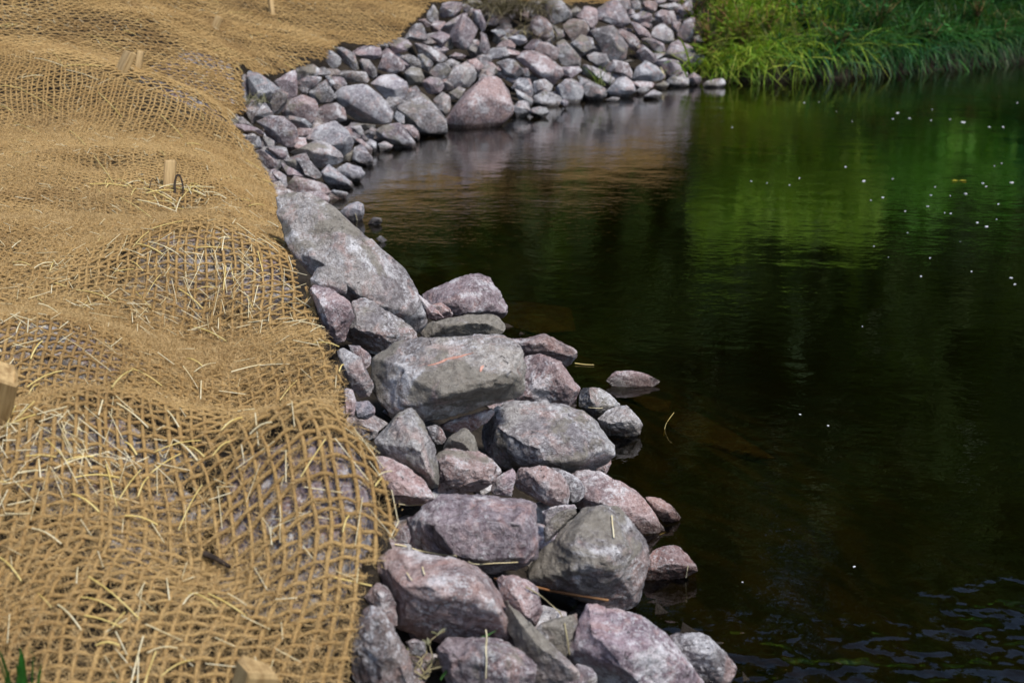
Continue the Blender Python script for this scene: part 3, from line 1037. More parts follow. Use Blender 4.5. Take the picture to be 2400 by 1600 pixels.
bpy.context.view_layer.update()
deps = bpy.context.evaluated_depsgraph_get()
bvh_v, bvh_f, bvh_n = [], [], 0
for k, J in enumerate(jobs):
    o = J['o']
    me = bpy.data.meshes.new_from_object(o.evaluated_get(deps))
    old = o.data
    o.modifiers.clear()
    n = len(me.vertices)
    V = np.empty(n * 3, np.float32)
    me.vertices.foreach_get('co', V)
    V = V.reshape(-1, 3).astype(float)
    E = np.empty(len(me.edges) * 2, np.int32)
    me.edges.foreach_get('vertices', E)
    E = E.reshape(-1, 2)
    deg = np.bincount(E.ravel(), minlength=n)[:, None]
    for _ in range(1):
        S = np.zeros_like(V)
        for c_ in range(3):
            S[:, c_] = np.bincount(E[:, 0], V[E[:, 1], c_], n) + np.bincount(E[:, 1], V[E[:, 0], c_], n)
        V = V + 0.2 * (S / np.maximum(deg, 1) - V)
    me.vertices.foreach_set('co', V.astype(np.float32).ravel())
    me.update()
    Nn = np.empty(n * 3, np.float32)
    me.vertices.foreach_get('normal', Nn)
    Nn = Nn.reshape(-1, 3)
    s = J['s']
    q = V / s + k * 3.71
    # broken faces: corners knocked off along flat planes
    for q_ in range((8 if J['detail'] > 18 else 0) if not J.get('designed') else 7):
        nv = rr.normal(size=3) - FWD * 0.9
        nv /= np.linalg.norm(nv)
        hh = V @ nv
        cut = np.maximum(hh - (hh.max() - (rr.uniform(0.09, 0.19) if q_ < 3 and not J.get('designed') else rr.uniform(0.03, 0.10)) * s), 0)
        V = V - nv * cut[:, None]
    d = 0.018 * fbm(q * 1.6, 2, 1) + 0.018 * fbm(q * 4.5, 3, 2)
    if J['detail'] > 23:
        rd = 1 - 2 * np.abs(fbm(q * 3.0, 3, 9))
        d = d + 0.020 * rd + 0.012 * fbm(q * 14, 2, 3)
        d = d - 0.022 * sstep(0.07, 0.0, np.abs(fbm(q * 1.9, 3, 31))) * sstep(-0.1, 0.2, fbm(q * 1.3, 2, 37))
        chip = np.floor(3.0 * fbm(q * 2.4, 2, 21)) / 3.0
        d = d + 0.042 * chip
    V = V + Nn * (d * s * J['rough'])[:, None]
    if o in covered:
        W = V + np.array(o.location)
        lim = netz(W[:, 0], W[:, 1]) - 0.016
        V[:, 2] = np.minimum(V[:, 2], lim - o.location[2])
        V[:, 2] -= 0.25 * ~(in_poly(W[:, 0] + .05, W[:, 1] - .03, NET_NEAR) | in_poly(W[:, 0] + .06, W[:, 1], NET_FAR))
    me.vertices.foreach_set('co', V.astype(np.float32).ravel())
    me.polygons.foreach_set('use_smooth', np.full(len(me.polygons), True))
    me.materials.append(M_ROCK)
    me.update()
    o.data = me
    bpy.data.meshes.remove(old)
    (r_, g_, b_), mud = TINT[J['kind']]
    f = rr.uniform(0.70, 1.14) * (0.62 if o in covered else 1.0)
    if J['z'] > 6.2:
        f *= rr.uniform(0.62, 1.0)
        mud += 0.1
    f *= 0.86
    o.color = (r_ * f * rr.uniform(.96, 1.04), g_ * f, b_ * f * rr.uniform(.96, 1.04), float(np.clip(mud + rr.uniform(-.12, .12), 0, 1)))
    T = np.array([list(p.vertices)[:3] for p in me.polygons]) if False else None
    lt = np.empty(len(me.loops), np.int32)
    me.loops.foreach_get('vertex_index', lt)
    ls = np.empty(len(me.polygons), np.int32)
    me.polygons.foreach_get('loop_start', ls)
    lc = np.empty(len(me.polygons), np.int32)
    me.polygons.foreach_get('loop_total', lc)
    m4 = lc == 4
    fq = np.stack([lt[ls[m4] + a] for a in range(4)], 1) + bvh_n
    bvh_f.append(fq)
    bvh_v.append(V + np.array(o.location))
    bvh_n += n
ROCKS = BVHTree.FromPolygons(np.concatenate(bvh_v).tolist(), np.concatenate(bvh_f).tolist())


def on_rock(u, v, lift=0.0):
    r = Vector(ray(u, v)).normalized()
    h = ROCKS.ray_cast(Vector(CAMP), r)
    if h[0] is None:
        return at(u, v, rockbase)[0]
    return np.array(h[0] + h[1] * lift)


# labels of the cove stones: by their look and by the stones one can find near them
LAND = [(J['label'], J['c']) for J in jobs if J['label'] and J['group'] == 'riprap stones of the cove bank']
SHORT = {}
for lab, c in LAND:
    SHORT[lab] = lab.split(',')[0]
short = {
    'blue-grey slab under the corner of the netting': 'slab under the net corner', 'dark brown-purple stone leaning on the blue-grey slab': 'brown-purple leaning stone',
    'large plain mauve stone near the black twig': 'plain mauve stone', 'big pale bluish boulder, brightest stone of the cove': 'brightest boulder',
    'pale bluish-faced boulder beside the brightest boulder': 'bluish-faced boulder', 'grey triangular boulder with its foot in the cove water': 'triangular boulder',
    'long leaning pink boulder, biggest at the cove waterline': 'long leaning pink boulder', 'long flat brown stone lying crosswise above the brightest boulder': 'crosswise brown stone',
    'big faceted purple block below the dry grass clump': 'faceted purple block', 'large pale-topped block with a pink side near the cove\'s inner corner': 'pale-topped block',
    'wide grey stone in front of the pale-topped block': 'wide grey stone', 'pink mottled stone just behind the huge sloping boulder': 'pink mottled stone',
    'pale pinkish flat-topped stone at the cove\'s inner corner waterline': 'flat-topped waterline stone', 'smooth flat purple slab tilting into the cove water': 'tilting purple slab',
    'pale purple stone carrying the black twig by the netting': 'stone with the black twig', 'large slanting pink boulder with a pale ridge, middle of the cove': 'slanting pink boulder',
    'dark brown block at the cove waterline below the small green tuft': 'dark brown waterline block', 'pale pink squarish block with its foot in the cove water': 'squarish pale pink block',
    'greenish blue stone near the white stick': 'greenish blue stone', 'broad mauve stone against the green bank': 'broad stone by the green bank',
    'big dark block with a pale top edge, upper cove': 'pale-edged dark block', 'large mauve-grey block at the top of the riprap': 'mauve-grey top block',
    'dark brown boulder highest up beside the dry grass clump': 'highest brown boulder', 'pinkish pointed stone beside the dry grass clump': 'pointed stone by the dry grass'}
LAND = [(short[a], c) for a, c in LAND if a in short]
used = set(J['label'] for J in jobs if J['label'])
for J in jobs:
    if J['label']:
        continue
    P_ = J['c']
    dist = sorted((math.hypot(c[0] - P_[0], c[1] - P_[1]), nm, c) for nm, c in LAND)
    size = 'small' if J['s'] < 0.2 else ('large' if J['s'] > 0.32 else 'middling')
    head = f"{size} {CNAME[J['kind']]} stone"
    cand = []
    for q in range(3):
        nm, c = dist[q][1], dist[q][2]
        dx, dy = P_[0] - c[0], P_[1] - c[1]
        if abs(dx) > abs(dy):
            rel = 'on the water side of' if dx > 0 and P_[0] < 900 else ('on the grass-bank side of' if dx > 0 else 'on the netting side of')
        else:
            rel = 'just uphill of' if dy < 0 else 'just downhill of'
        cand.append(f"{head} {rel} the {nm}")
        cand.append(f"{head} between the {nm} and the {dist[q + 1][1]}")
    cand += [f"{head} near both the {dist[0][1]} and the {dist[b][1]}" for b in (2, 3, 4)]
    for c_ in cand:
        if c_ not in used:
            J['label'] = c_
            break
    else:
        J['label'] = cand[-1]
    used.add(J['label'])
for J in jobs:
    tag(J['o'], J['label'], 'boulder' if J['s'] > 0.3 else 'rock', J['group'] or 'boulders and rocks of the near shore')
print('rocks', len(jobs), 'labels', len(set(J['label'] for J in jobs)))

# ------------------------------------------------------------------ coir netting
def net(name, label, poly, ang, cell, rad, sides, segs, nfuzz, seed, flen=(0.008, 0.022), fw=0.0007):
    R = np.random.default_rng(seed)
    e1 = np.array([math.cos(ang), math.sin(ang)])
    e2 = np.array([-math.sin(ang), math.cos(ang)])
    A, B = poly @ e1, poly @ e2
    S = Soup()
    pts_all, tan_all = [], []

    def line(fix, lo, hi, warp, k):
        t = np.arange(lo, hi, cell / segs)
        par = 1 if k % 2 else -1
        w = par * np.cos(math.pi * t / cell) * rad * 0.75 * (1 if warp else -1)
        f = fix + R.normal(0, 0.08) * cell + 0.22 * cell * vnoise(np.stack([t * 9, np.full_like(t, k * 5.1), np.full_like(t, seed + warp * 9.0)], 1), 3)
        a, b = (f, t) if warp else (t, f)
        xy = a[:, None] * e1 + b[:, None] * e2
        gx_ = n2(xy[:, 0], xy[:, 1], 1.7, seed + 40, 2)
        gy_ = n2(xy[:, 0], xy[:, 1], 1.7, seed + 50, 2)
        hx = n2(xy[:, 0], xy[:, 1], 7.0, seed + 60, 2)
        hy = n2(xy[:, 0], xy[:, 1], 7.0, seed + 70, 2)
        xy = xy + np.stack([gx_ * 0.10 + hx * 0.014, gy_ * 0.10 + hy * 0.014], 1)
        ok = in_poly(xy[:, 0], xy[:, 1], poly)
        if ok.sum() < segs * 2:
            return
        z_ = netz(xy[:, 0], xy[:, 1]) + w + 0.35 * rad * vnoise(np.stack([t * 40, np.full_like(t, k * 3.3), np.full_like(t, 2.0 + warp)], 1), 4)
        P_ = np.concatenate([xy, z_[:, None]], 1)
        idx = np.nonzero(ok)[0]
        for run in np.split(idx, np.nonzero(np.diff(idx) > 1)[0] + 1):
            if len(run) < segs * 2:
                continue
            # loose ends of differing length
            run = run[R.integers(0, segs):len(run) - R.integers(0, segs)]
            if len(run) < 4:
                continue
            Q = P_[run]
            tt = t[run]
            r_ = rad * (1 + 0.22 * vnoise(np.stack([tt * 55, np.full_like(tt, k * 1.7), np.full_like(tt, 8.0 + warp)], 1), 5)) * R.uniform(0.88, 1.12)
            V_, F_ = tube(Q, r_, sides)
            S.add(V_, F_)
            pts_all.append(Q)
            tan_all.append(np.gradient(Q, axis=0))

    m = 0.25
    for k in range(int((A.min() - m) / cell), int((A.max() + m) / cell)):
        line(k * cell, B.min() - m, B.max() + m, 1, k)
    for k in range(int((B.min() - m) / cell), int((B.max() + m) / cell)):
        line(k * cell, A.min() - m, A.max() + m, 0, k)
    o = link(name, S.mesh(name, M_COIR))
    tag(o, label, 'coir netting', 'coir erosion netting on the bank')
    # fibres standing off the yarns
    P_ = np.concatenate(pts_all)
    T_ = np.concatenate(tan_all)
    T_ /= np.linalg.norm(T_, axis=1)[:, None] + 1e-9
    dens = 0.5 + 0.5 * n2(P_[:, 0], P_[:, 1], 2.2, 91, 3)
    dens = np.clip(dens * 1.9 - 0.45, 0.12, 1.6)
    dens = dens * (1 - 0.7 * np.clip(bumps(P_[:, 0], P_[:, 1]) / 0.07, 0, 1))
    dens = dens * np.clip(3.2 / np.hypot(P_[:, 0], P_[:, 1]), 0.3, 1.5)
    dens = dens / dens.sum()
    pick = R.choice(len(P_), nfuzz, p=dens)
    base = P_[pick] + R.normal(0, 1, (nfuzz, 3)) * np.where(R.uniform(size=nfuzz) < 0.35, cell * 0.28, rad * 0.6)[:, None] * np.array([1, 1, 0.35])
    d = T_[pick] * R.choice([-1, 1], nfuzz)[:, None] * R.uniform(0, 1.1, nfuzz)[:, None] + R.normal(0, 0.75, (nfuzz, 3)) * np.array([1, 1, 0.62])
    d /= np.linalg.norm(d, axis=1)[:, None]
    L = R.uniform(*flen, nfuzz)
    sd = np.cross(d, R.normal(size=(nfuzz, 3)))
    sd /= np.linalg.norm(sd, axis=1)[:, None] + 1e-9
    wd = fw * R.uniform(0.6, 1.3, nfuzz)
    bend = R.normal(0, 0.18, (nfuzz, 3))
    midp = base + d * (L * 0.5)[:, None] + bend * L[:, None]
    tip = base + d * L[:, None]
    V_ = np.stack([base - sd * wd[:, None], base + sd * wd[:, None], midp + sd * wd[:, None] * 0.8, midp - sd * wd[:, None] * 0.8,
                   tip + sd * wd[:, None] * 0.3, tip - sd * wd[:, None] * 0.3], 1).reshape(-1, 3)
    i6 = np.arange(nfuzz)[:, None] * 6
    F_ = np.concatenate([i6 + np.array([[0, 1, 2, 3]]), i6 + np.array([[3, 2, 4, 5]])])
    tag(link('loose_fibre', mk_mesh('loose_fibre', V_, F_, M_FIBRE, False), o), kind='stuff')
    return o


net_near = net('erosion_net', 'nearer sheet of tan coir netting draped over the bank, straw-strewn and bulging over stones', NET_NEAR, math.radians(11), 0.0240, 0.0036, 6, 6, 640000, 3, (0.007, 0.024), 0.0005)
net_far = net('erosion_net', 'farther sheet of tan coir netting with open diagonal mesh above the cove riprap', NET_FAR, math.radians(38), 0.042, 0.0046, 4, 4, 45000, 4, (0.010, 0.028), 0.0009)

# ------------------------------------------------------------------ straw on the net and stones
STRAW6 = '150,620,395,770 90,845,265,925 640,1075,810,1310 820,1360,1030,1495 475,900,625,1040 600,240,820,350 0,730,85,770 1090,790,1245,945 920,1390,1210,1390 1215,1390,1330,1270 1380,1210,1660,1235 235,405,430,460 435,460,690,460 450,485,670,555 365,365,435,470 150,540,290,525 0,595,150,615 1270,990,1370,1000 1690,1415,1800,1410 90,1050,170,1075 670,640,830,810 1560,95,1720,100 1455,355,1540,345'
STRAW7 = '1070,640,1250,720 150,975,340,885 160,1015,215,960 0,1210,110,1180 1070,890,1190,840 985,430,1120,540 820,170,985,240 750,180,900,240 420,435,640,500 170,820,235,720 1030,815,1120,860 1730,730,1870,750 615,980,730,880 850,1335,1110,1270 1220,1215,1335,1145 1380,1235,1500,1170 1175,1355,1270,1275 690,1280,755,1350 190,315,290,285 70,285,170,300 1225,220,1240,140 1080,435,1190,425 1870,890,1895,850'
STRAW8 = '410,300,660,300 985,590,1115,340 760,410,820,295 400,390,550,490 690,510,870,560 180,580,340,665 490,845,770,1080 450,960,640,1030 320,1000,450,1140 920,855,935,975 1040,935,1200,1010 815,1265,980,1240 890,1395,1065,1305 0,740,120,870 1890,600,1925,510 530,1225,660,1225 1010,1000,1090,935 960,90,1090,205'


def straw_mesh(P_, r, mat):
    V_, F_ = tube(P_, r, 5)
    return mk_mesh('straw', V_, F_, mat)


def straw_between(a, b, r, mat, bow=0.006):
    t = np.linspace(0, 1, 5)[:, None]
    c = (a + b) / 2
    P_ = a * (1 - t) + b * t - c
    P_ = P_ + np.array([[0, 0, 1]]) * (np.sin(t * math.pi) * bow)
    o = link('straw_piece', straw_mesh(P_, r, mat), None, c)
    return o


SLAB = 'loose piece of pale straw lying on the coir netting'
SGRP = 'loose straw pieces on the netting'
nst = 0
for tx, ox, oy, s in ((STRAW6, 0, 0, 2.904), (STRAW7, 0, 500, 2.352), (STRAW8, 0, 1000, 2.352)):
    for q in tx.split():
        a = [float(c) for c in q.split(',')]
        p0, _ = at(a[0] / s + ox, a[1] / s + oy, netz)
        p1, _ = at(a[2] / s + ox, a[3] / s + oy, netz)
        if np.linalg.norm(p1 - p0) > 0.5:
            p1 = p0 + (p1 - p0) * 0.5 / np.linalg.norm(p1 - p0)
        lift = np.array([0, 0, 0.007])
        tag(straw_between(p0 + lift, p1 + lift, rr.uniform(.0010, .0019), M_STRAW if rr.uniform() < .6 else M_STRAWP), SLAB, 'straw', SGRP)
        nst += 1


def straw_spot():
    while True:
        u, v = rr.uniform(-10, 950), rr.uniform(-5, 1600)
        if v > 1150 and rr.uniform() < 0.6:
            continue
        p, t = at(u, v, netz)
        pa = p[:1], p[1:2]
        if in_poly(*pa, NET_NEAR)[0] or in_poly(*pa, NET_FAR)[0]:
            if rr.uniform() < 0.25 + 0.75 * (n2(p[0], p[1], 1.6, 33, 2)[0] > -0.05):
                return p


def straw_ends(p, L):
    th = rr.normal(2.2, 0.9)
    d = np.array([math.cos(th), math.sin(th), 0]) * L / 2
    a, b = p[:2] - d[:2], p[:2] + d[:2]
    za, zb = netz([a[0], b[0]], [a[1], b[1]])
    lf = rr.uniform(0.0015, 0.008)
    return np.array([a[0], a[1], za + lf]), np.array([b[0], b[1], zb + lf + abs(rr.normal(0, 0.006))])


for k in range(145):
    p = straw_spot()
    a, b = straw_ends(p, rr.uniform(0.03, 0.085))
    tag(straw_between(a, b, rr.uniform(.0009, .0016), M_STRAW if rr.uniform() < .55 else M_STRAWP, rr.uniform(0, .005)), SLAB, 'straw', SGRP)
S = Soup()
for k in range(760):
    p = straw_spot()
    a, b = straw_ends(p, rr.uniform(0.02, 0.07))
    V_, F_ = tube(np.linspace(a, b, 3), rr.uniform(.0005, .0011), 4)
    S.add(V_, F_)
tag(link('straw_litter', S.mesh('straw_litter', M_STRAWP)), 'short bits of pale straw scattered all over the coir netting', 'straw litter', kind='stuff')

# straw ring and root round the foot of the lone upright stake
p0, _ = at(396, 440, netz)
for k in range(26):
    a_ = rr.uniform(0, 6.28)
    c = p0[:2] + np.array([math.cos(a_) * rr.uniform(.03, .26), math.sin(a_) * rr.uniform(.03, .2) - .06])
    a, b = straw_ends(np.array([c[0], c[1], 0]), rr.uniform(.05, .14))
    tag(straw_between(a, b, rr.uniform(.0014, .0022), M_STRAWP if rr.uniform() < .6 else M_STRAW), SLAB, 'straw', SGRP)

# straw on the near stones
for (u0, v0, u1, v1, lab, mat, r) in [
        (925, 1279, 1069, 1300, 'straw stem along the back edge of the large pink rock', M_STRAWP, .0016),
        (1094, 1319, 1214, 1312, 'thin straw across the foot of the bluish-topped block', M_STRAWP, .0011),
        (935, 1181, 1000, 1177, 'green-yellow straw below the pink rock with the dark broken front', M_STRAWP, .0011),
        (1160, 1356, 1425, 1402, 'long reddish stalk lying across the pink rock and the dome', M_STALK, .0030),
        (1432, 1210, 1438, 1262, 'single upright straw stuck to the mud-covered dome', M_STRAWP, .0016),
        (1378, 953, 1412, 955, 'short straw on the low grey-pink waterline stone', M_STRAWP, .0011),
        (1543, 1252, 1560, 1246, 'short yellow straw at the tip of the long pink slab', M_STRAWP, .0016),
        (955, 1345, 968, 1362, 'chip of straw on the muddy top of the large pink rock', M_STRAWP, .0011),
        (990, 1332, 996, 1350, 'yellowish chip of straw on the muddy top of the large pink rock', M_STRAWP, .0013),
        (1610, 1325, 1606, 1350, 'straw curled over the rounded reddish water stone', M_STRAWP, .0011),
        (833, 500, 838, 516, 'short straw leaning on the pale upright cove stone', M_STRAWP, .0012),
        (1140, 1470, 1140, 1585, 'thin upright stem in front of the large pink rock', M_STRAWP, .0012)]:
    P_ = np.array([on_rock(u0 + (u1 - u0) * t, v0 + (v1 - v0) * t, 0.004) for t in np.linspace(0, 1, 9)])
    zmin = P_ @ FWD
    kz = np.minimum(zmin, np.median(zmin) + 0.05)
    P_ = CAMP + (P_ - CAMP) * ((kz - CAMP @ FWD) / (zmin - CAMP @ FWD))[:, None]
    P_[1:-1] = 0.25 * P_[:-2] + 0.5 * P_[1:-1] + 0.25 * P_[2:]
    c = P_.mean(0)
    o = link('fallen_straw', straw_mesh(P_ - c, r, mat), None, c)
    tag(o, lab, 'straw')
# red scrape left on the wide muddy boulder
BIG = [J['o'] for J in jobs if 'red scratch' in J['label']][0]
for (u0, v0, u1, v1, w_) in ((1003, 857, 1096, 830, .0055), (1125, 871, 1133, 856, .008), (1060, 842, 1110, 826, .003)):
    t_ = np.linspace(0, 1, 12)
    C_ = np.array([on_rock(u0 + (u1 - u0) * a_, v0 + (v1 - v0) * a_ + 1.5 * math.sin(a_ * 9), 0.0015) for a_ in t_])
    sd_ = np.cross(np.gradient(C_, axis=0), FWD)
    sd_ /= np.linalg.norm(sd_, axis=1)[:, None]
    ww_ = w_ * (0.55 + 0.45 * rr.uniform(size=12)) * np.sin(np.clip(t_ * .9 + .05, 0, 1) * math.pi) ** .5
    V_ = np.concatenate([C_ - sd_ * ww_[:, None] / 2, C_ + sd_ * ww_[:, None] / 2]) - np.array(BIG.location)
    i_ = np.arange(11)
    link('scratch_mark', mk_mesh('scratch_mark', V_, np.stack([i_, i_ + 1, i_ + 13, i_ + 12], 1), M_SCR), BIG)
# curved dry stalk over the great mauve boulder's shoulder
cur = [(1230, 1375), (1262, 1398), (1290, 1415), (1312, 1440), (1322, 1465), (1326, 1500), (1328, 1530)]
P_ = np.array([on_rock(u, v, 0.006) for u, v in cur])
c = P_.mean(0)
tag(link('dry_stalk', straw_mesh(P_ - c, .0013, M_STEM), None, c), 'curved dry stalk drooping in front of the great mauve boulder', 'stalk')

# ------------------------------------------------------------------ wooden stakes
def stake(base, top, w, d, yaw, label, up=0.0, notch=0.0):
    b, t = at(*base, netz)
    tp = P3(top[0], top[1], t + up)
    ax = Vector(tp - b)
    h = ax.length
    prof = [(-.16, .25), (-.06, .95), (0, 1), (h - .006, 1), (h, .86)]
    bm = bmesh.new()
    rings = []
    for zz, k in prof:
        rg = []
        ch = 0.14
        for sx_, sy_ in ((-1 + ch, -1), (1 - ch, -1), (1, -1 + ch), (1, 1 - ch), (1 - ch, 1), (-1 + ch, 1), (-1, 1 - ch), (-1, -1 + ch)):
            rg.append(bm.verts.new((sx_ * w / 2 * k, sy_ * d / 2 * k, zz + (notch * sx_ * w if zz > 0.01 else 0))))
        rings.append(rg)
    for r0, r1 in zip(rings, rings[1:]):
        for i_ in range(8):
            bm.faces.new((r0[i_], r0[(i_ + 1) % 8], r1[(i_ + 1) % 8], r1[i_]))
    for vv in rings[-1] + rings[-2]:
        vv.co.z += rr.uniform(-.004, .004)
        vv.co.x += rr.uniform(-.0015, .0015)
    bm.faces.new(rings[-1])
    bm.faces.new(rings[0][::-1])
    bmesh.ops.recalc_face_normals(bm, faces=bm.faces)
    me = bpy.data.meshes.new('stake')
    bm.to_mesh(me)
    bm.free()
    me.materials.append(M_WOOD)
    o = link('wooden_stake', me, None, b)
    o.rotation_euler = (ax.to_track_quat('Z', 'Y') @ Matrix.Rotation(yaw, 3, 'Z').to_quaternion()).to_euler()
    tag(o, label, 'stake', 'wooden stakes pinning the netting')


stake((396, 437), (400, 376), .042, .032, .35, 'pale upright wooden stake in a ring of straw, dark root at its foot')
stake((286, 164), (306, 122), .075, .035, .2, 'broad leaning wooden stake, wider of the pair side by side')
stake((324, 160), (331, 121), .034, .03, .5, 'narrow wooden stake, thinner of the pair side by side')
stake((503, 66), (514, 40), .045, .035, .4, 'darker wooden stake tilted towards the cove on the far net')
stake((638, 34), (632, -16), .034, .03, .3, 'thin pale wooden stake cut by the top edge of the picture')
stake((-30, 1000), (0, 868), .066, .05, -.45, 'big blurred wooden stake cut by the frame beside the open net', -0.08, -0.12)
stake((575, 1690), (608, 1562), .058, .04, -.5, 'big blurred pale stake at the bottom edge of the picture', -0.04, -0.2)


# ------------------------------------------------------------------ roots and twigs
def wire(name, label, cat, pts, r, mat, grp=None):
    P_ = np.array(pts)
    t = np.linspace(0, len(P_) - 1, len(P_) * 4)
    i_ = np.minimum(t.astype(int), len(P_) - 2)
    f = (t - i_)[:, None]
    p0_, p1_, p2_, p3_ = P_[np.maximum(i_ - 1, 0)], P_[i_], P_[i_ + 1], P_[np.minimum(i_ + 2, len(P_) - 1)]
    Q = 0.5 * ((2 * p1_) + (p2_ - p0_) * f + (2 * p0_ - 5 * p1_ + 4 * p2_ - p3_) * f ** 2 + (3 * p1_ - p0_ - 3 * p2_ + p3_) * f ** 3)
    c = Q.mean(0)
    rad_ = r * np.linspace(1.0, 0.55, len(Q))
    V_, F_ = tube(Q - c, rad_, 6)
    return tag(link(name, mk_mesh(name, V_, F_, mat), None, c), label, cat, grp)


def npx(u, v, dz):
    p, t = at(u, v, netz)
    return p + np.array([0, 0, dz])


wire('root_loop', 'dark curled root looping up beside the lone upright stake', 'root', [npx(410, 455, .0), npx(411, 448, .03), npx(417, 445, .055), npx(425, 446, .05), npx(430, 452, .02), npx(428, 458, 0)], .005, M_TWIG)
wire('root_tendril', 'thin brown tendril on the straw in front of the lone stake', 'root', [npx(350, 455, 0), npx(352, 450, .02), npx(360, 443, .04), npx(372, 440, .01)], .0025, M_TWIG)
wire('black_twig', 'black broken twig on the pale purple stone by the netting', 'twig', [on_rock(562, 314, .03), on_rock(575, 318, .03), on_rock(595, 318, .03), on_rock(610, 312, .03), on_rock(620, 309, .035)], .010, M_TWIG)
wire('twig_loop', 'thin black wiry loop beside the black broken twig', 'twig', [on_rock(565, 312, .01), on_rock(568, 307, .04), on_rock(575, 307, .06), on_rock(580, 310, .05), on_rock(583, 318, .01)], .004, M_TWIG)
wire('white_stick', 'short white stick leaning near the greenish blue stone', 'stick', [on_rock(1558, 182, .01), on_rock(1553, 170, .02), on_rock(1550, 155, .03)], .012, M_STRAWP)
wire('dark_stick', 'dark stick lying in the fold of the near netting', 'stick', [npx(480, 1312, .012), npx(505, 1325, .014), npx(540, 1346, .014)], .006, M_TWIG)


# ------------------------------------------------------------------ blades, tufts and weeds
def blades(S, roots, L, W, lean, cols, R, droop=0.6, seg=5, toward=None):
    for p in roots:
        l = R.uniform(*L)
        w = R.uniform(*W)
        th = R.uniform(0, 6.28)
        d = np.array([math.cos(th), math.sin(th), 0])
        if toward is not None:
            d = d * 0.9 + toward * R.uniform(-0.1, 0.9)
            d /= np.linalg.norm(d) + 1e-9
        k = R.uniform(*lean)
        dr = droop * R.uniform(.4, 1.3)
        t = np.linspace(0, 1, seg)
        hor = k * t + min(dr, 0.9) * t * t * 0.6
        ver = t - dr * t * t * 0.75
        C = np.asarray(p)[None] + l * (d[None] * hor[:, None] + np.array([[0, 0, 1]]) * ver[:, None])
        sd = np.cross(d, [0, 0, 1.0])
        sd = sd * math.cos(R.uniform(-.8, .8)) + np.array([0, 0, 0.4]) * R.uniform(-1, 1)
        ww = w * np.array([.6] + [1] * (seg - 2) + [0.1]) * np.linspace(1, .7, seg)
        V_ = np.concatenate([C - sd * ww[:, None] / 2, C + sd * ww[:, None] / 2])
        i_ = np.arange(seg - 1)
        F_ = np.stack([i_, i_ + 1, i_ + 1 + seg, i_ + seg], 1)
        c = cols[R.integers(0, len(cols))]
        S.add(V_, F_, np.array(c) * R.uniform(.75, 1.25))


GR_Y = [(.22, .33, .03), (.17, .30, .03), (.30, .36, .05), (.13, .25, .025)]
GR_D = [(.02, .10, .022), (.012, .06, .014), (.045, .15, .028), (.02, .085, .03), (.07, .11, .03)]  # blue-green grass of its own kind, colours darkened further to stand for tree shade
GR_T = [(.22, .19, .09), (.16, .17, .06), (.28, .23, .12)]
Rg = np.random.default_rng(77)
S = Soup()
cnt = 0
xs = Rg.uniform(1.55, 13.5, 170000)
ys = Rg.uniform(11.5, 21, 170000)
ds = shore(xs, ys)
zs = bank(xs, ys)
for x_, y_, d_, z_ in zip(xs, ys, ds, zs):
    if d_ < 0.01 or d_ > 5.0 or x_ < 1.95 + 0.12 * math.sin(y_ * 9) + 0.25 * max(0, d_ - 0.4) - 0.15:
        continue
    if x_ > 0.52 * y_ + 2:
        continue
    pk = math.exp(-d_ / 1.3)
    if Rg.uniform() > 0.35 + 0.65 * pk:
        continue
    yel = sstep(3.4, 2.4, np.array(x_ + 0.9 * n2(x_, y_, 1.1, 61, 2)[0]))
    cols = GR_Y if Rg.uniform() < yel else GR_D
    if 0.3 < d_ < 0.8 and Rg.uniform() < 0.06 + 0.3 * yel:
        cols = GR_T
    big = 0.75 + 0.5 * n2(x_, y_, 1.8, 62, 2)[0]
    tw = np.array([-0.25, -1.0, 0]) if d_ < 0.6 else np.array([-0.15, -0.5, 0])
    ov = d_ < 0.3
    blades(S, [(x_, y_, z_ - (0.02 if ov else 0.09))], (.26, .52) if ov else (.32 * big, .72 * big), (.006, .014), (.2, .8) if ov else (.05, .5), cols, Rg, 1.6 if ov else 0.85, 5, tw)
    cnt += 1
    if cnt > 50000:
        break
for k in range(4300):
    i_ = Rg.integers(0, len(WL) - 1)
    a_, b_ = WL[i_], WL[i_ + 1]
    q_ = a_ + (b_ - a_) * Rg.uniform()
    if not (2.0 < q_[0] < 9.5 and q_[1] > 11) or (q_[0] < 2.9 and Rg.uniform() < 0.8):
        continue
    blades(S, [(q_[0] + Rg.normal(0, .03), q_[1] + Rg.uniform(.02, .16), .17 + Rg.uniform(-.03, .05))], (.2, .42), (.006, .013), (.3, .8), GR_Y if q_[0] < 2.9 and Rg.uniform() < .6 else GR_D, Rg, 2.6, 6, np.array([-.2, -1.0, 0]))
print('grass blades', cnt)
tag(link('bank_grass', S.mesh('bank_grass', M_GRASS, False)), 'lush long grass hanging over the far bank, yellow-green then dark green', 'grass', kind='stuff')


def tuft(name, label, cat, p, n, L, W, cols, mat, lean=(.1, .7), spread=.05, droop=.6, toward=None, group=None):
    S = Soup()
    roots = [(Rg.normal(0, spread), Rg.normal(0, spread), 0) for _ in range(n)]
    blades(S, roots, L, W, lean, cols, Rg, droop, 6, toward)
    return tag(link(name, S.mesh(name, mat, False), None, p), label, cat, group)


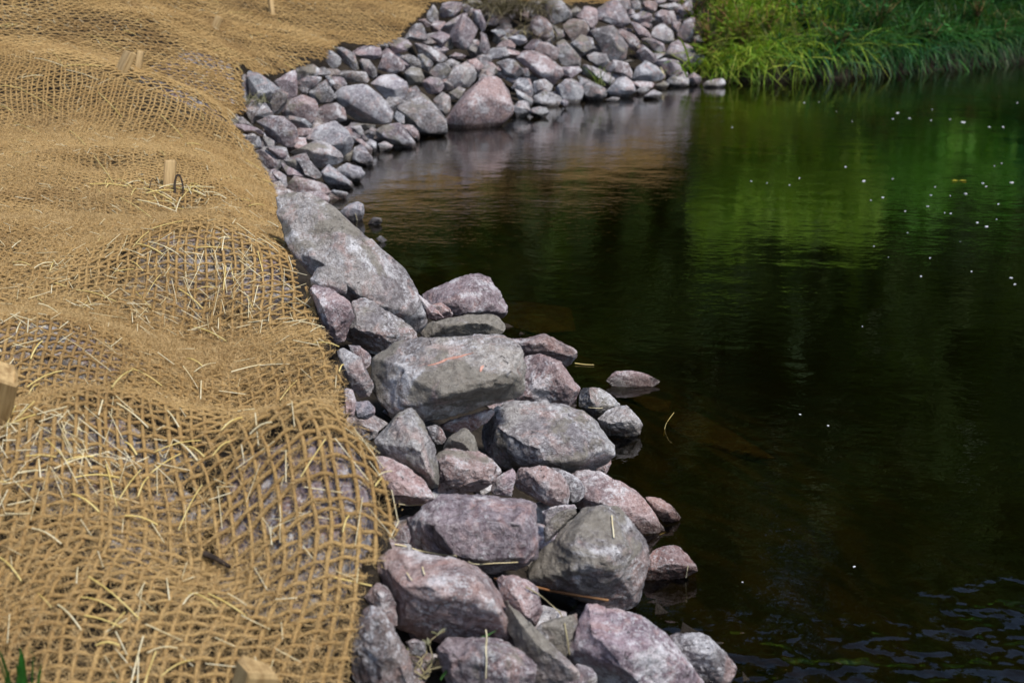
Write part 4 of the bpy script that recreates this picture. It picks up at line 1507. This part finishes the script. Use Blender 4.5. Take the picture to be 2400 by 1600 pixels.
for (u, v, n, L, lab) in [(1655, 178, 46, (.25, .6), 'pale green grass tuft arching over the last riprap stones'),
                          (1770, 172, 30, (.3, .6), 'sparse grass tuft drooping across the black undercut'),
                          (1910, 172, 60, (.3, .6), 'bluish green broad-bladed tuft at the water, brightest on the dark bank'),
                          (2120, 160, 50, (.3, .6), 'dark green tuft touching the water below the tall bank grass')]:
    p, t = at(u, v, rockbase)
    tuft('grass_tuft', lab, 'grass tuft', p + np.array([0, .05, -.02]), n, L, (.010, .022), GR_Y[:3] if u < 1850 else [(.05, .17, .08), (.035, .12, .05)], M_GRASS, (.1, .8), .12, .9, np.array([-.3, -.9, 0]), 'grass tufts along the far waterline')
p = on_rock(1403, 196)
tuft('grass_tuft', 'tiny bright green tuft growing between the cove stones', 'grass tuft', p + np.array([0, .03, -.02]), 26, (.1, .24), (.006, .012), [(.16, .2, .05), (.1, .16, .03)], M_GRASS, (.05, .6), .04, .4)
p = on_rock(1190, 50)
tuft('dry_grass_clump', 'brown matted clump of dry grass and roots hanging on the upper riprap', 'dry grass', p + np.array([0, 0, .06]), 420, (.2, .5), (.004, .010), [(.15, .125, .08), (.10, .085, .055), (.22, .19, .11), (.07, .06, .04)], M_DRY, (.3, 1.2), .16, 1.3, np.array([-.1, -.8, 0]))
p = on_rock(1240, 85)
tuft('dry_grass_clump', 'thin fringe of straw-coloured dry grass below the matted clump', 'dry grass', p, 60, (.15, .35), (.004, .008), [(.3, .26, .14), (.2, .17, .1)], M_DRY, (.3, 1.2), .12, 1.2, np.array([.2, -.8, 0]))
p = on_rock(590, 245)
tuft('dry_grass_clump', 'grey-green wisp of dry weed below the net corner', 'dry grass', p, 70, (.06, .16), (.003, .007), [(.16, .16, .09), (.2, .19, .12)], M_DRY, (.3, 1.2), .06, 1.0)
# out-of-focus blades right in front
p, _ = at(45, 1640, netz)
tuft('grass_tuft', 'blurred green grass blades at the nearest corner of the netting', 'grass tuft', p, 12, (.05, .12), (.005, .009), [(.02, .10, .015), (.035, .13, .02)], M_GRASS, (.0, .25), .02, .15)
p, _ = at(150, 1660, netz)
tuft('grass_tuft', 'blurred low blue-green blades on the nearest netting', 'grass tuft', p, 6, (.03, .07), (.007, .012), [(.025, .11, .04), (.03, .13, .05)], M_GRASS, (.3, .9), .025, .5)
p = on_rock(1050, 1590)
tuft('grass_tuft', 'blurred green blade leaning over the bottom rocks', 'grass tuft', p + np.array([-.02, 0, 0]), 1, (.08, .11), (.006, .009), [(.06, .15, .04), (.09, .16, .05)], M_GRASS, (.5, .9), .01, .4, np.array([1, .2, 0]))
p = on_rock(985, 1590)
root = empty('dry_weed', p)
tag(root, 'pale dry weed with curling stems among the bottom rocks', 'weed')
for k in range(8):
    th = Rg.uniform(-.6, 3.7)
    l = Rg.uniform(.05, .11)
    t = np.linspace(0, 1, 9)
    c1 = Rg.uniform(.2, 1.2)
    C = np.stack([math.cos(th) * l * t * c1 + .01 * np.sin(t * 7 + k), math.sin(th) * l * .5 * t, l * (t - .7 * c1 * t * t)], 1)
    V_, F_ = tube(C, np.linspace(.0015, .0007, 9), 5)
    st = link('stem', mk_mesh('stem', V_, F_, M_STEM), root)
    for q in range(2):
        b0 = C[5 + 2 * q]
        S = Soup()
        blades(S, [b0 * 0] * 3, (.008, .016), (.004, .006), (.3, 1.0), [(.18, .18, .10), (.22, .22, .14)], Rg, .5, 4)
        link('leaf', S.mesh('leaf', M_DRY, False), st, b0)


# broad-leaved weeds where the stones meet the grass
def leafy(p, h, nst, label, cols=((.16, .24, .02), (.12, .21, .02), (.2, .26, .03))):
    root = empty('leafy_weed', p)
    tag(root, label, 'plant', 'broad-leaved weeds at the edge of the grass')
    SS, LL = Soup(), Soup()
    for k in range(nst):
        th = Rg.uniform(0, 6.28)
        t = np.linspace(0, 1, 6)
        ln = Rg.uniform(.1, .55)
        C = np.stack([math.cos(th) * ln * h * t * t, math.sin(th) * ln * h * t * t, h * Rg.uniform(.6, 1) * t], 1)
        V_, F_ = tube(C, np.linspace(.005, .002, 6), 4)
        SS.add(V_, F_)
        for q in range(16):
            f = Rg.uniform(.2, 1)
            i_ = min(int(f * 5), 4)
            c = C[i_] + (C[i_ + 1] - C[i_]) * (f * 5 - i_)
            a_ = Rg.uniform(0, 6.28)
            d = np.array([math.cos(a_), math.sin(a_), Rg.uniform(-.4, .5)])
            l = Rg.uniform(.035, .075)
            sd = np.cross(d, [0, 0, 1]) * l * .32
            V_ = np.array([c, c + d * l * .35 + sd, c + d * l * .7 + sd * .8, c + d * l, c + d * l * .7 - sd * .8, c + d * l * .35 - sd])
            LL.add(V_, np.array([[0, 1, 2, 3], [0, 3, 4, 5]]), np.array(cols[Rg.integers(0, 3)]) * Rg.uniform(.7, 1.2))
    link('stem', SS.mesh('stem', M_STALK), root)
    link('foliage', LL.mesh('foliage', M_LEAF, False), root)


for u, v, h, n, lab in [(1660, 95, .45, 12, 'yellow-green leafy weed against the top riprap stone'), (1740, 85, .5, 14, 'bright bushy weed in the yellow-green patch'),
                        (1690, 60, .5, 12, 'leafy weed rising behind the bushy one'), (1625, 30, .45, 7, 'thin tall yellow-green weed at the last stones'),
                        (1800, 60, .45, 10, 'yellow-green weed at the start of the dark grass'), (1640, 130, .3, 7, 'low leafy sprig over the broad mauve stone')]:
    p, t = at(u, v, lambda x, y: rockbase(x, y) + 0.1)
    leafy(p - np.array([0, 0, .16]), h, n, lab)

DKL = ((.03, .12, .03), (.045, .16, .035), (.02, .085, .025))
for u, v, h, n, lab in [(1890, 70, .5, 11, 'dark green broad-leaved weed where the yellow-green grass ends'), (1965, 115, .4, 10, 'low dark weed leaning out above the brightest blue-green tuft'),
                        (2060, 60, .5, 12, 'tall dark leafy weed in the middle of the dark bank grass'), (2180, 95, .4, 10, 'dark leafy weed low in the dark grass near the water'),
                        (2290, 45, .5, 12, 'dark leafy weed near the top right corner of the bank'), (2350, 105, .35, 9, 'last dark weed along the waterline at the picture edge')]:
    p, t = at(u, v, lambda x, y: rockbase(x, y) + 0.1)
    leafy(p - np.array([0, 0, .10]), h, n, lab, DKL)

# ------------------------------------------------------------------ flecks of foam and leaves on the water
pts = [(1300 + a * .5867, 380 + b * .5867) for a, b in [(1162, 20), (785, 77), (848, 84), (938, 92), (977, 65), (1235, 76), (1350, 67), (1520, 100), (1503, 133), (1580, 135), (1642, 127), (1263, 153), (1310, 142), (1400, 197), (1490, 177), (1558, 203), (1582, 206), (1765, 229), (1725, 258), (1688, 242), (1772, 168), (1826, 82), (1786, 5), (1757, 15), (1710, 85), (1723, 98), (1410, 283), (1333, 380), (1275, 337), (1499, 384), (1463, 457), (1665, 437), (1823, 463), (1838, 488), (1620, 318), (1229, 657), (980, 1008), (1092, 1053)]]
pts += [(1580 + a / 2.868, b / 2.868) for a, b in [(1091, 752), (1735, 737), (1581, 797), (1727, 811), (1854, 803), (1941, 823), (2305, 693), (1502, 761), (1470, 800), (2118, 855), (2210, 855), (1196, 818), (390, 858), (874, 692), (973, 689)]]
pts += [(2002, 1328), (1740, 1364)]
fm = []
for k in range(5):
    bm = bmesh.new()
    bmesh.ops.create_icosphere(bm, subdivisions=2, radius=1)
    for vv in bm.verts:
        n_ = vnoise(np.array([[*(vv.co * 1.7 + Vector((k * 5, 0, 0)))]]), 3)[0]
        vv.co *= 1 + .45 * n_
        vv.co.z *= .5
    me = bpy.data.meshes.new('foam_fleck')
    bm.to_mesh(me)
    bm.free()
    me.materials.append(M_FOAM)
    me.polygons.foreach_set('use_smooth', np.full(len(me.polygons), True))
    fm.append(me)
for k, (u, v) in enumerate(pts):
    p = on_z0(u, v)
    o = link('foam_fleck', fm[k % 5], None, (p[0], p[1], .001))
    s = Rg.uniform(.0025, .0065) * min(1.2, max(.5, np.linalg.norm(p) / 8))
    o.scale = (s * Rg.uniform(.8, 2.0), s * Rg.uniform(.6, 1.2), s)
    o.rotation_euler = (0, 0, Rg.uniform(0, 6))
    tag(o, 'tiny white fleck of foam drifting on the dark water', 'foam fleck', 'white flecks drifting on the water')
S = Soup()
for sg in (-1, 1):
    V_ = np.array([[0, 0, .003], [sg * .02, .014, .006], [sg * .04, .006, .004], [sg * .036, -.012, .006], [sg * .016, -.01, .005]])
    S.add(V_, np.array([[0, 1, 2, 3], [0, 3, 4, 4]])[:1], (.55, .45, .05))
p = on_z0(2248, 425)
tag(link('floating_leaf', S.mesh('floating_leaf', M_LEAF, False), None, (p[0], p[1], 0)), 'yellow folded leaf floating among the foam flecks', 'leaf')
p = on_z0(1556, 1005)
wire('grass_stalk', 'thin grass stalk sticking out of the water near the shore', 'stalk', [np.array([p[0], p[1], -.02]), np.array([p[0] + .004, p[1], .01]), np.array([p[0] + .014, p[1], .03]), np.array([p[0] + .028, p[1] + .01, .045])], .0012, M_STRAW)
p = on_z0(1370, 856)
wire('grass_stalk', 'pale straw floating beside the pink flat-topped rock', 'stalk', [np.array([p[0] - .03, p[1] + .01, .004]), np.array([p[0], p[1], .003]), np.array([p[0] + .03, p[1] - .004, .003])], .002, M_STRAW)

# ------------------------------------------------------------------ the wood beyond the banks
Rt = np.random.default_rng(9)


def leaf_cloud(S, C, rad, n, size, cols, R):
    q = R.normal(size=(n, 3))
    q /= np.linalg.norm(q, axis=1)[:, None]
    q *= (R.uniform(0, 1, n) ** 0.45)[:, None] * rad
    c = C + q
    d = R.normal(size=(n, 3))
    d /= np.linalg.norm(d, axis=1)[:, None]
    e = np.cross(d, R.normal(size=(n, 3)))
    e /= np.linalg.norm(e, axis=1)[:, None]
    s = size * R.uniform(.6, 1.3, n)[:, None]
    V_ = np.stack([c - d * s, c + e * s * .55, c + d * s, c - e * s * .55], 1).reshape(-1, 3)
    F_ = np.arange(n * 4).reshape(-1, 4)
    cc = np.repeat(np.array(cols)[R.integers(0, len(cols), n)] * R.uniform(.7, 1.3, n)[:, None], 4, 0)
    S.V.append(V_)
    S.F.append(F_ + S.n)
    S.n += len(V_)
    S.C.append(cc)


def tree(x_, y_, h, w, low, cols, label, n=66):
    z_ = float(bank(x_, y_)[0]) - .15
    root = empty('tree', (x_, y_, z_))
    tag(root, label, 'tree', 'trees behind the far bank')
    T = Soup()
    t = np.linspace(0, 1, 10)
    C = np.stack([.25 * np.sin(t * 3 + x_), .2 * np.sin(t * 2.3 + y_), h * .9 * t], 1)
    V_, F_ = tube(C, .017 * h * (1 - .85 * t) + .02, 8)
    T.add(V_, F_)
    for k in range(8):
        f = Rt.uniform(.3, .85)
        b0 = C[int(f * 9)]
        a_ = Rt.uniform(0, 6.28)
        e_ = b0 + np.array([math.cos(a_) * w * .7, math.sin(a_) * w * .7, Rt.uniform(.4, 1.6)])
        tt = np.linspace(0, 1, 5)[:, None]
        V_, F_ = tube(b0 * (1 - tt) + e_ * tt + np.array([[0, 0, .3]]) * np.sin(tt * 3.14), np.linspace(.05, .015, 5), 5)
        T.add(V_, F_)
    link('trunk', T.mesh('trunk', M_BARK), root)
    L = Soup()
    for k in range(n):
        zz = low + (h - low) * Rt.uniform(0, 1) ** .85
        rel = (zz - low) / (h - low)
        rr_ = w * (1 - .75 * rel ** 1.6) * math.sqrt(Rt.uniform(0.05, 1))
        a_ = Rt.uniform(0, 6.28)
        leaf_cloud(L, np.array([math.cos(a_) * rr_, math.sin(a_) * rr_, zz]), Rt.uniform(.45, .85), 75, .12, cols, Rt)
    link('crown', L.mesh('crown', M_LEAF, False), root)


LF = [[(.065, .125, .022), (.09, .155, .03)], [(.045, .10, .026), (.065, .12, .034)], [(.09, .17, .028), (.08, .15, .028)]]
k = 0
for row, (yy, dx) in enumerate(((17.8, 2.3), (21.5, 2.6))):
    x0 = -9.0 + row * 1.1
    while x0 < 17:
        gap = 2.6 < x0 < 5.6 or 6.3 < x0 < 9.6
        tree(x0, yy + Rt.uniform(-.7, .7) + max(0, x0 - 4) * .28, (Rt.uniform(7.6, 8.6) + row * 2.0 if gap else Rt.uniform(10.6, 12.0) + row * 1.2), Rt.uniform(1.5, 2.1), Rt.uniform(.6, 1.6), LF[Rt.integers(0, 3)],
             'dark leafy tree of the wood behind the far bank, seen mirrored in the river')
        x0 += dx * Rt.uniform(.8, 1.2)


def shrub(x_, y_, h, w, cols, label):
    z_ = float(bank(x_, y_)[0]) - .05
    root = empty('shrub', (x_, y_, z_))
    tag(root, label, 'shrub', 'bright bushes mirrored in the river')
    T, L = Soup(), Soup()
    for k in range(9):
        a_ = Rt.uniform(0, 6.28)
        e_ = np.array([math.cos(a_) * w * .8, math.sin(a_) * w * .8, h * Rt.uniform(.6, 1)])
        tt = np.linspace(0, 1, 5)[:, None]
        V_, F_ = tube(e_ * tt + np.array([[0, 0, .2]]) * np.sin(tt * 3.14), np.linspace(.015, .004, 5), 5)
        T.add(V_, F_)
        for q in (.45, .75, 1):
            leaf_cloud(L, e_ * q + np.array([0, 0, .1]), .3, 90, .055, cols, Rt)
    link('stem', T.mesh('stem', M_BARK), root)
    link('foliage', L.mesh('foliage', M_LEAF, False), root)


SB = [[(.36, .54, .07), (.28, .48, .06)], [(.16, .42, .06), (.20, .46, .06)], [(.06, .32, .09), (.08, .34, .10)]]  # bush greens, lightened in the colour so their reflection looks sunlit
for x_, y_, h, w, c_, lab in [(2.6, 14.9, .95, .6, 0, 'yellow-green bush behind the leafy weeds'), (3.3, 15.3, 1.0, .7, 0, 'broad bright yellow-green bush behind the long grass'),
                              (4.1, 15.7, .95, .75, 1, 'fresh green bush between the yellow-green and the dark ones'), (5.0, 16.1, .95, .8, 1, 'mid green bush behind the bank grass'),
                              (6.0, 16.8, .9, .8, 2, 'bluish green bush behind the dark grass'), (7.1, 17.5, .9, .8, 2, 'bluish green bush farthest along the bank')]:
    shrub(x_, y_, h, w, SB[c_], lab)
S = Soup()
for k in range(700):
    x_ = Rt.uniform(-12, 22)
    y_ = Rt.uniform(16.2, 18.5) + max(0, x_ - 3) * .3
    leaf_cloud(S, np.array([x_, y_, float(bank(x_, y_)[0]) + 4.6 * Rt.uniform(0.03, 1) ** 1.5]), Rt.uniform(.6, 1.0), 75, .17, LF[Rt.integers(0, 2)], Rt)
for k in range(640):
    x_ = Rt.uniform(-16, 26)
    y_ = Rt.uniform(24, 27) + max(0, x_ - 3) * .3
    leaf_cloud(S, np.array([x_, y_, float(bank(x_, y_)[0]) + Rt.uniform(.2, 9.0 if 3 < x_ < 11.5 else 12.5)]), Rt.uniform(.9, 1.3), 60, .22, LF[Rt.integers(0, 2)], Rt)
tag(link('undergrowth', S.mesh('undergrowth', M_LEAF, False)), 'dark leafy undergrowth at the foot of the wood', 'undergrowth', kind='stuff')
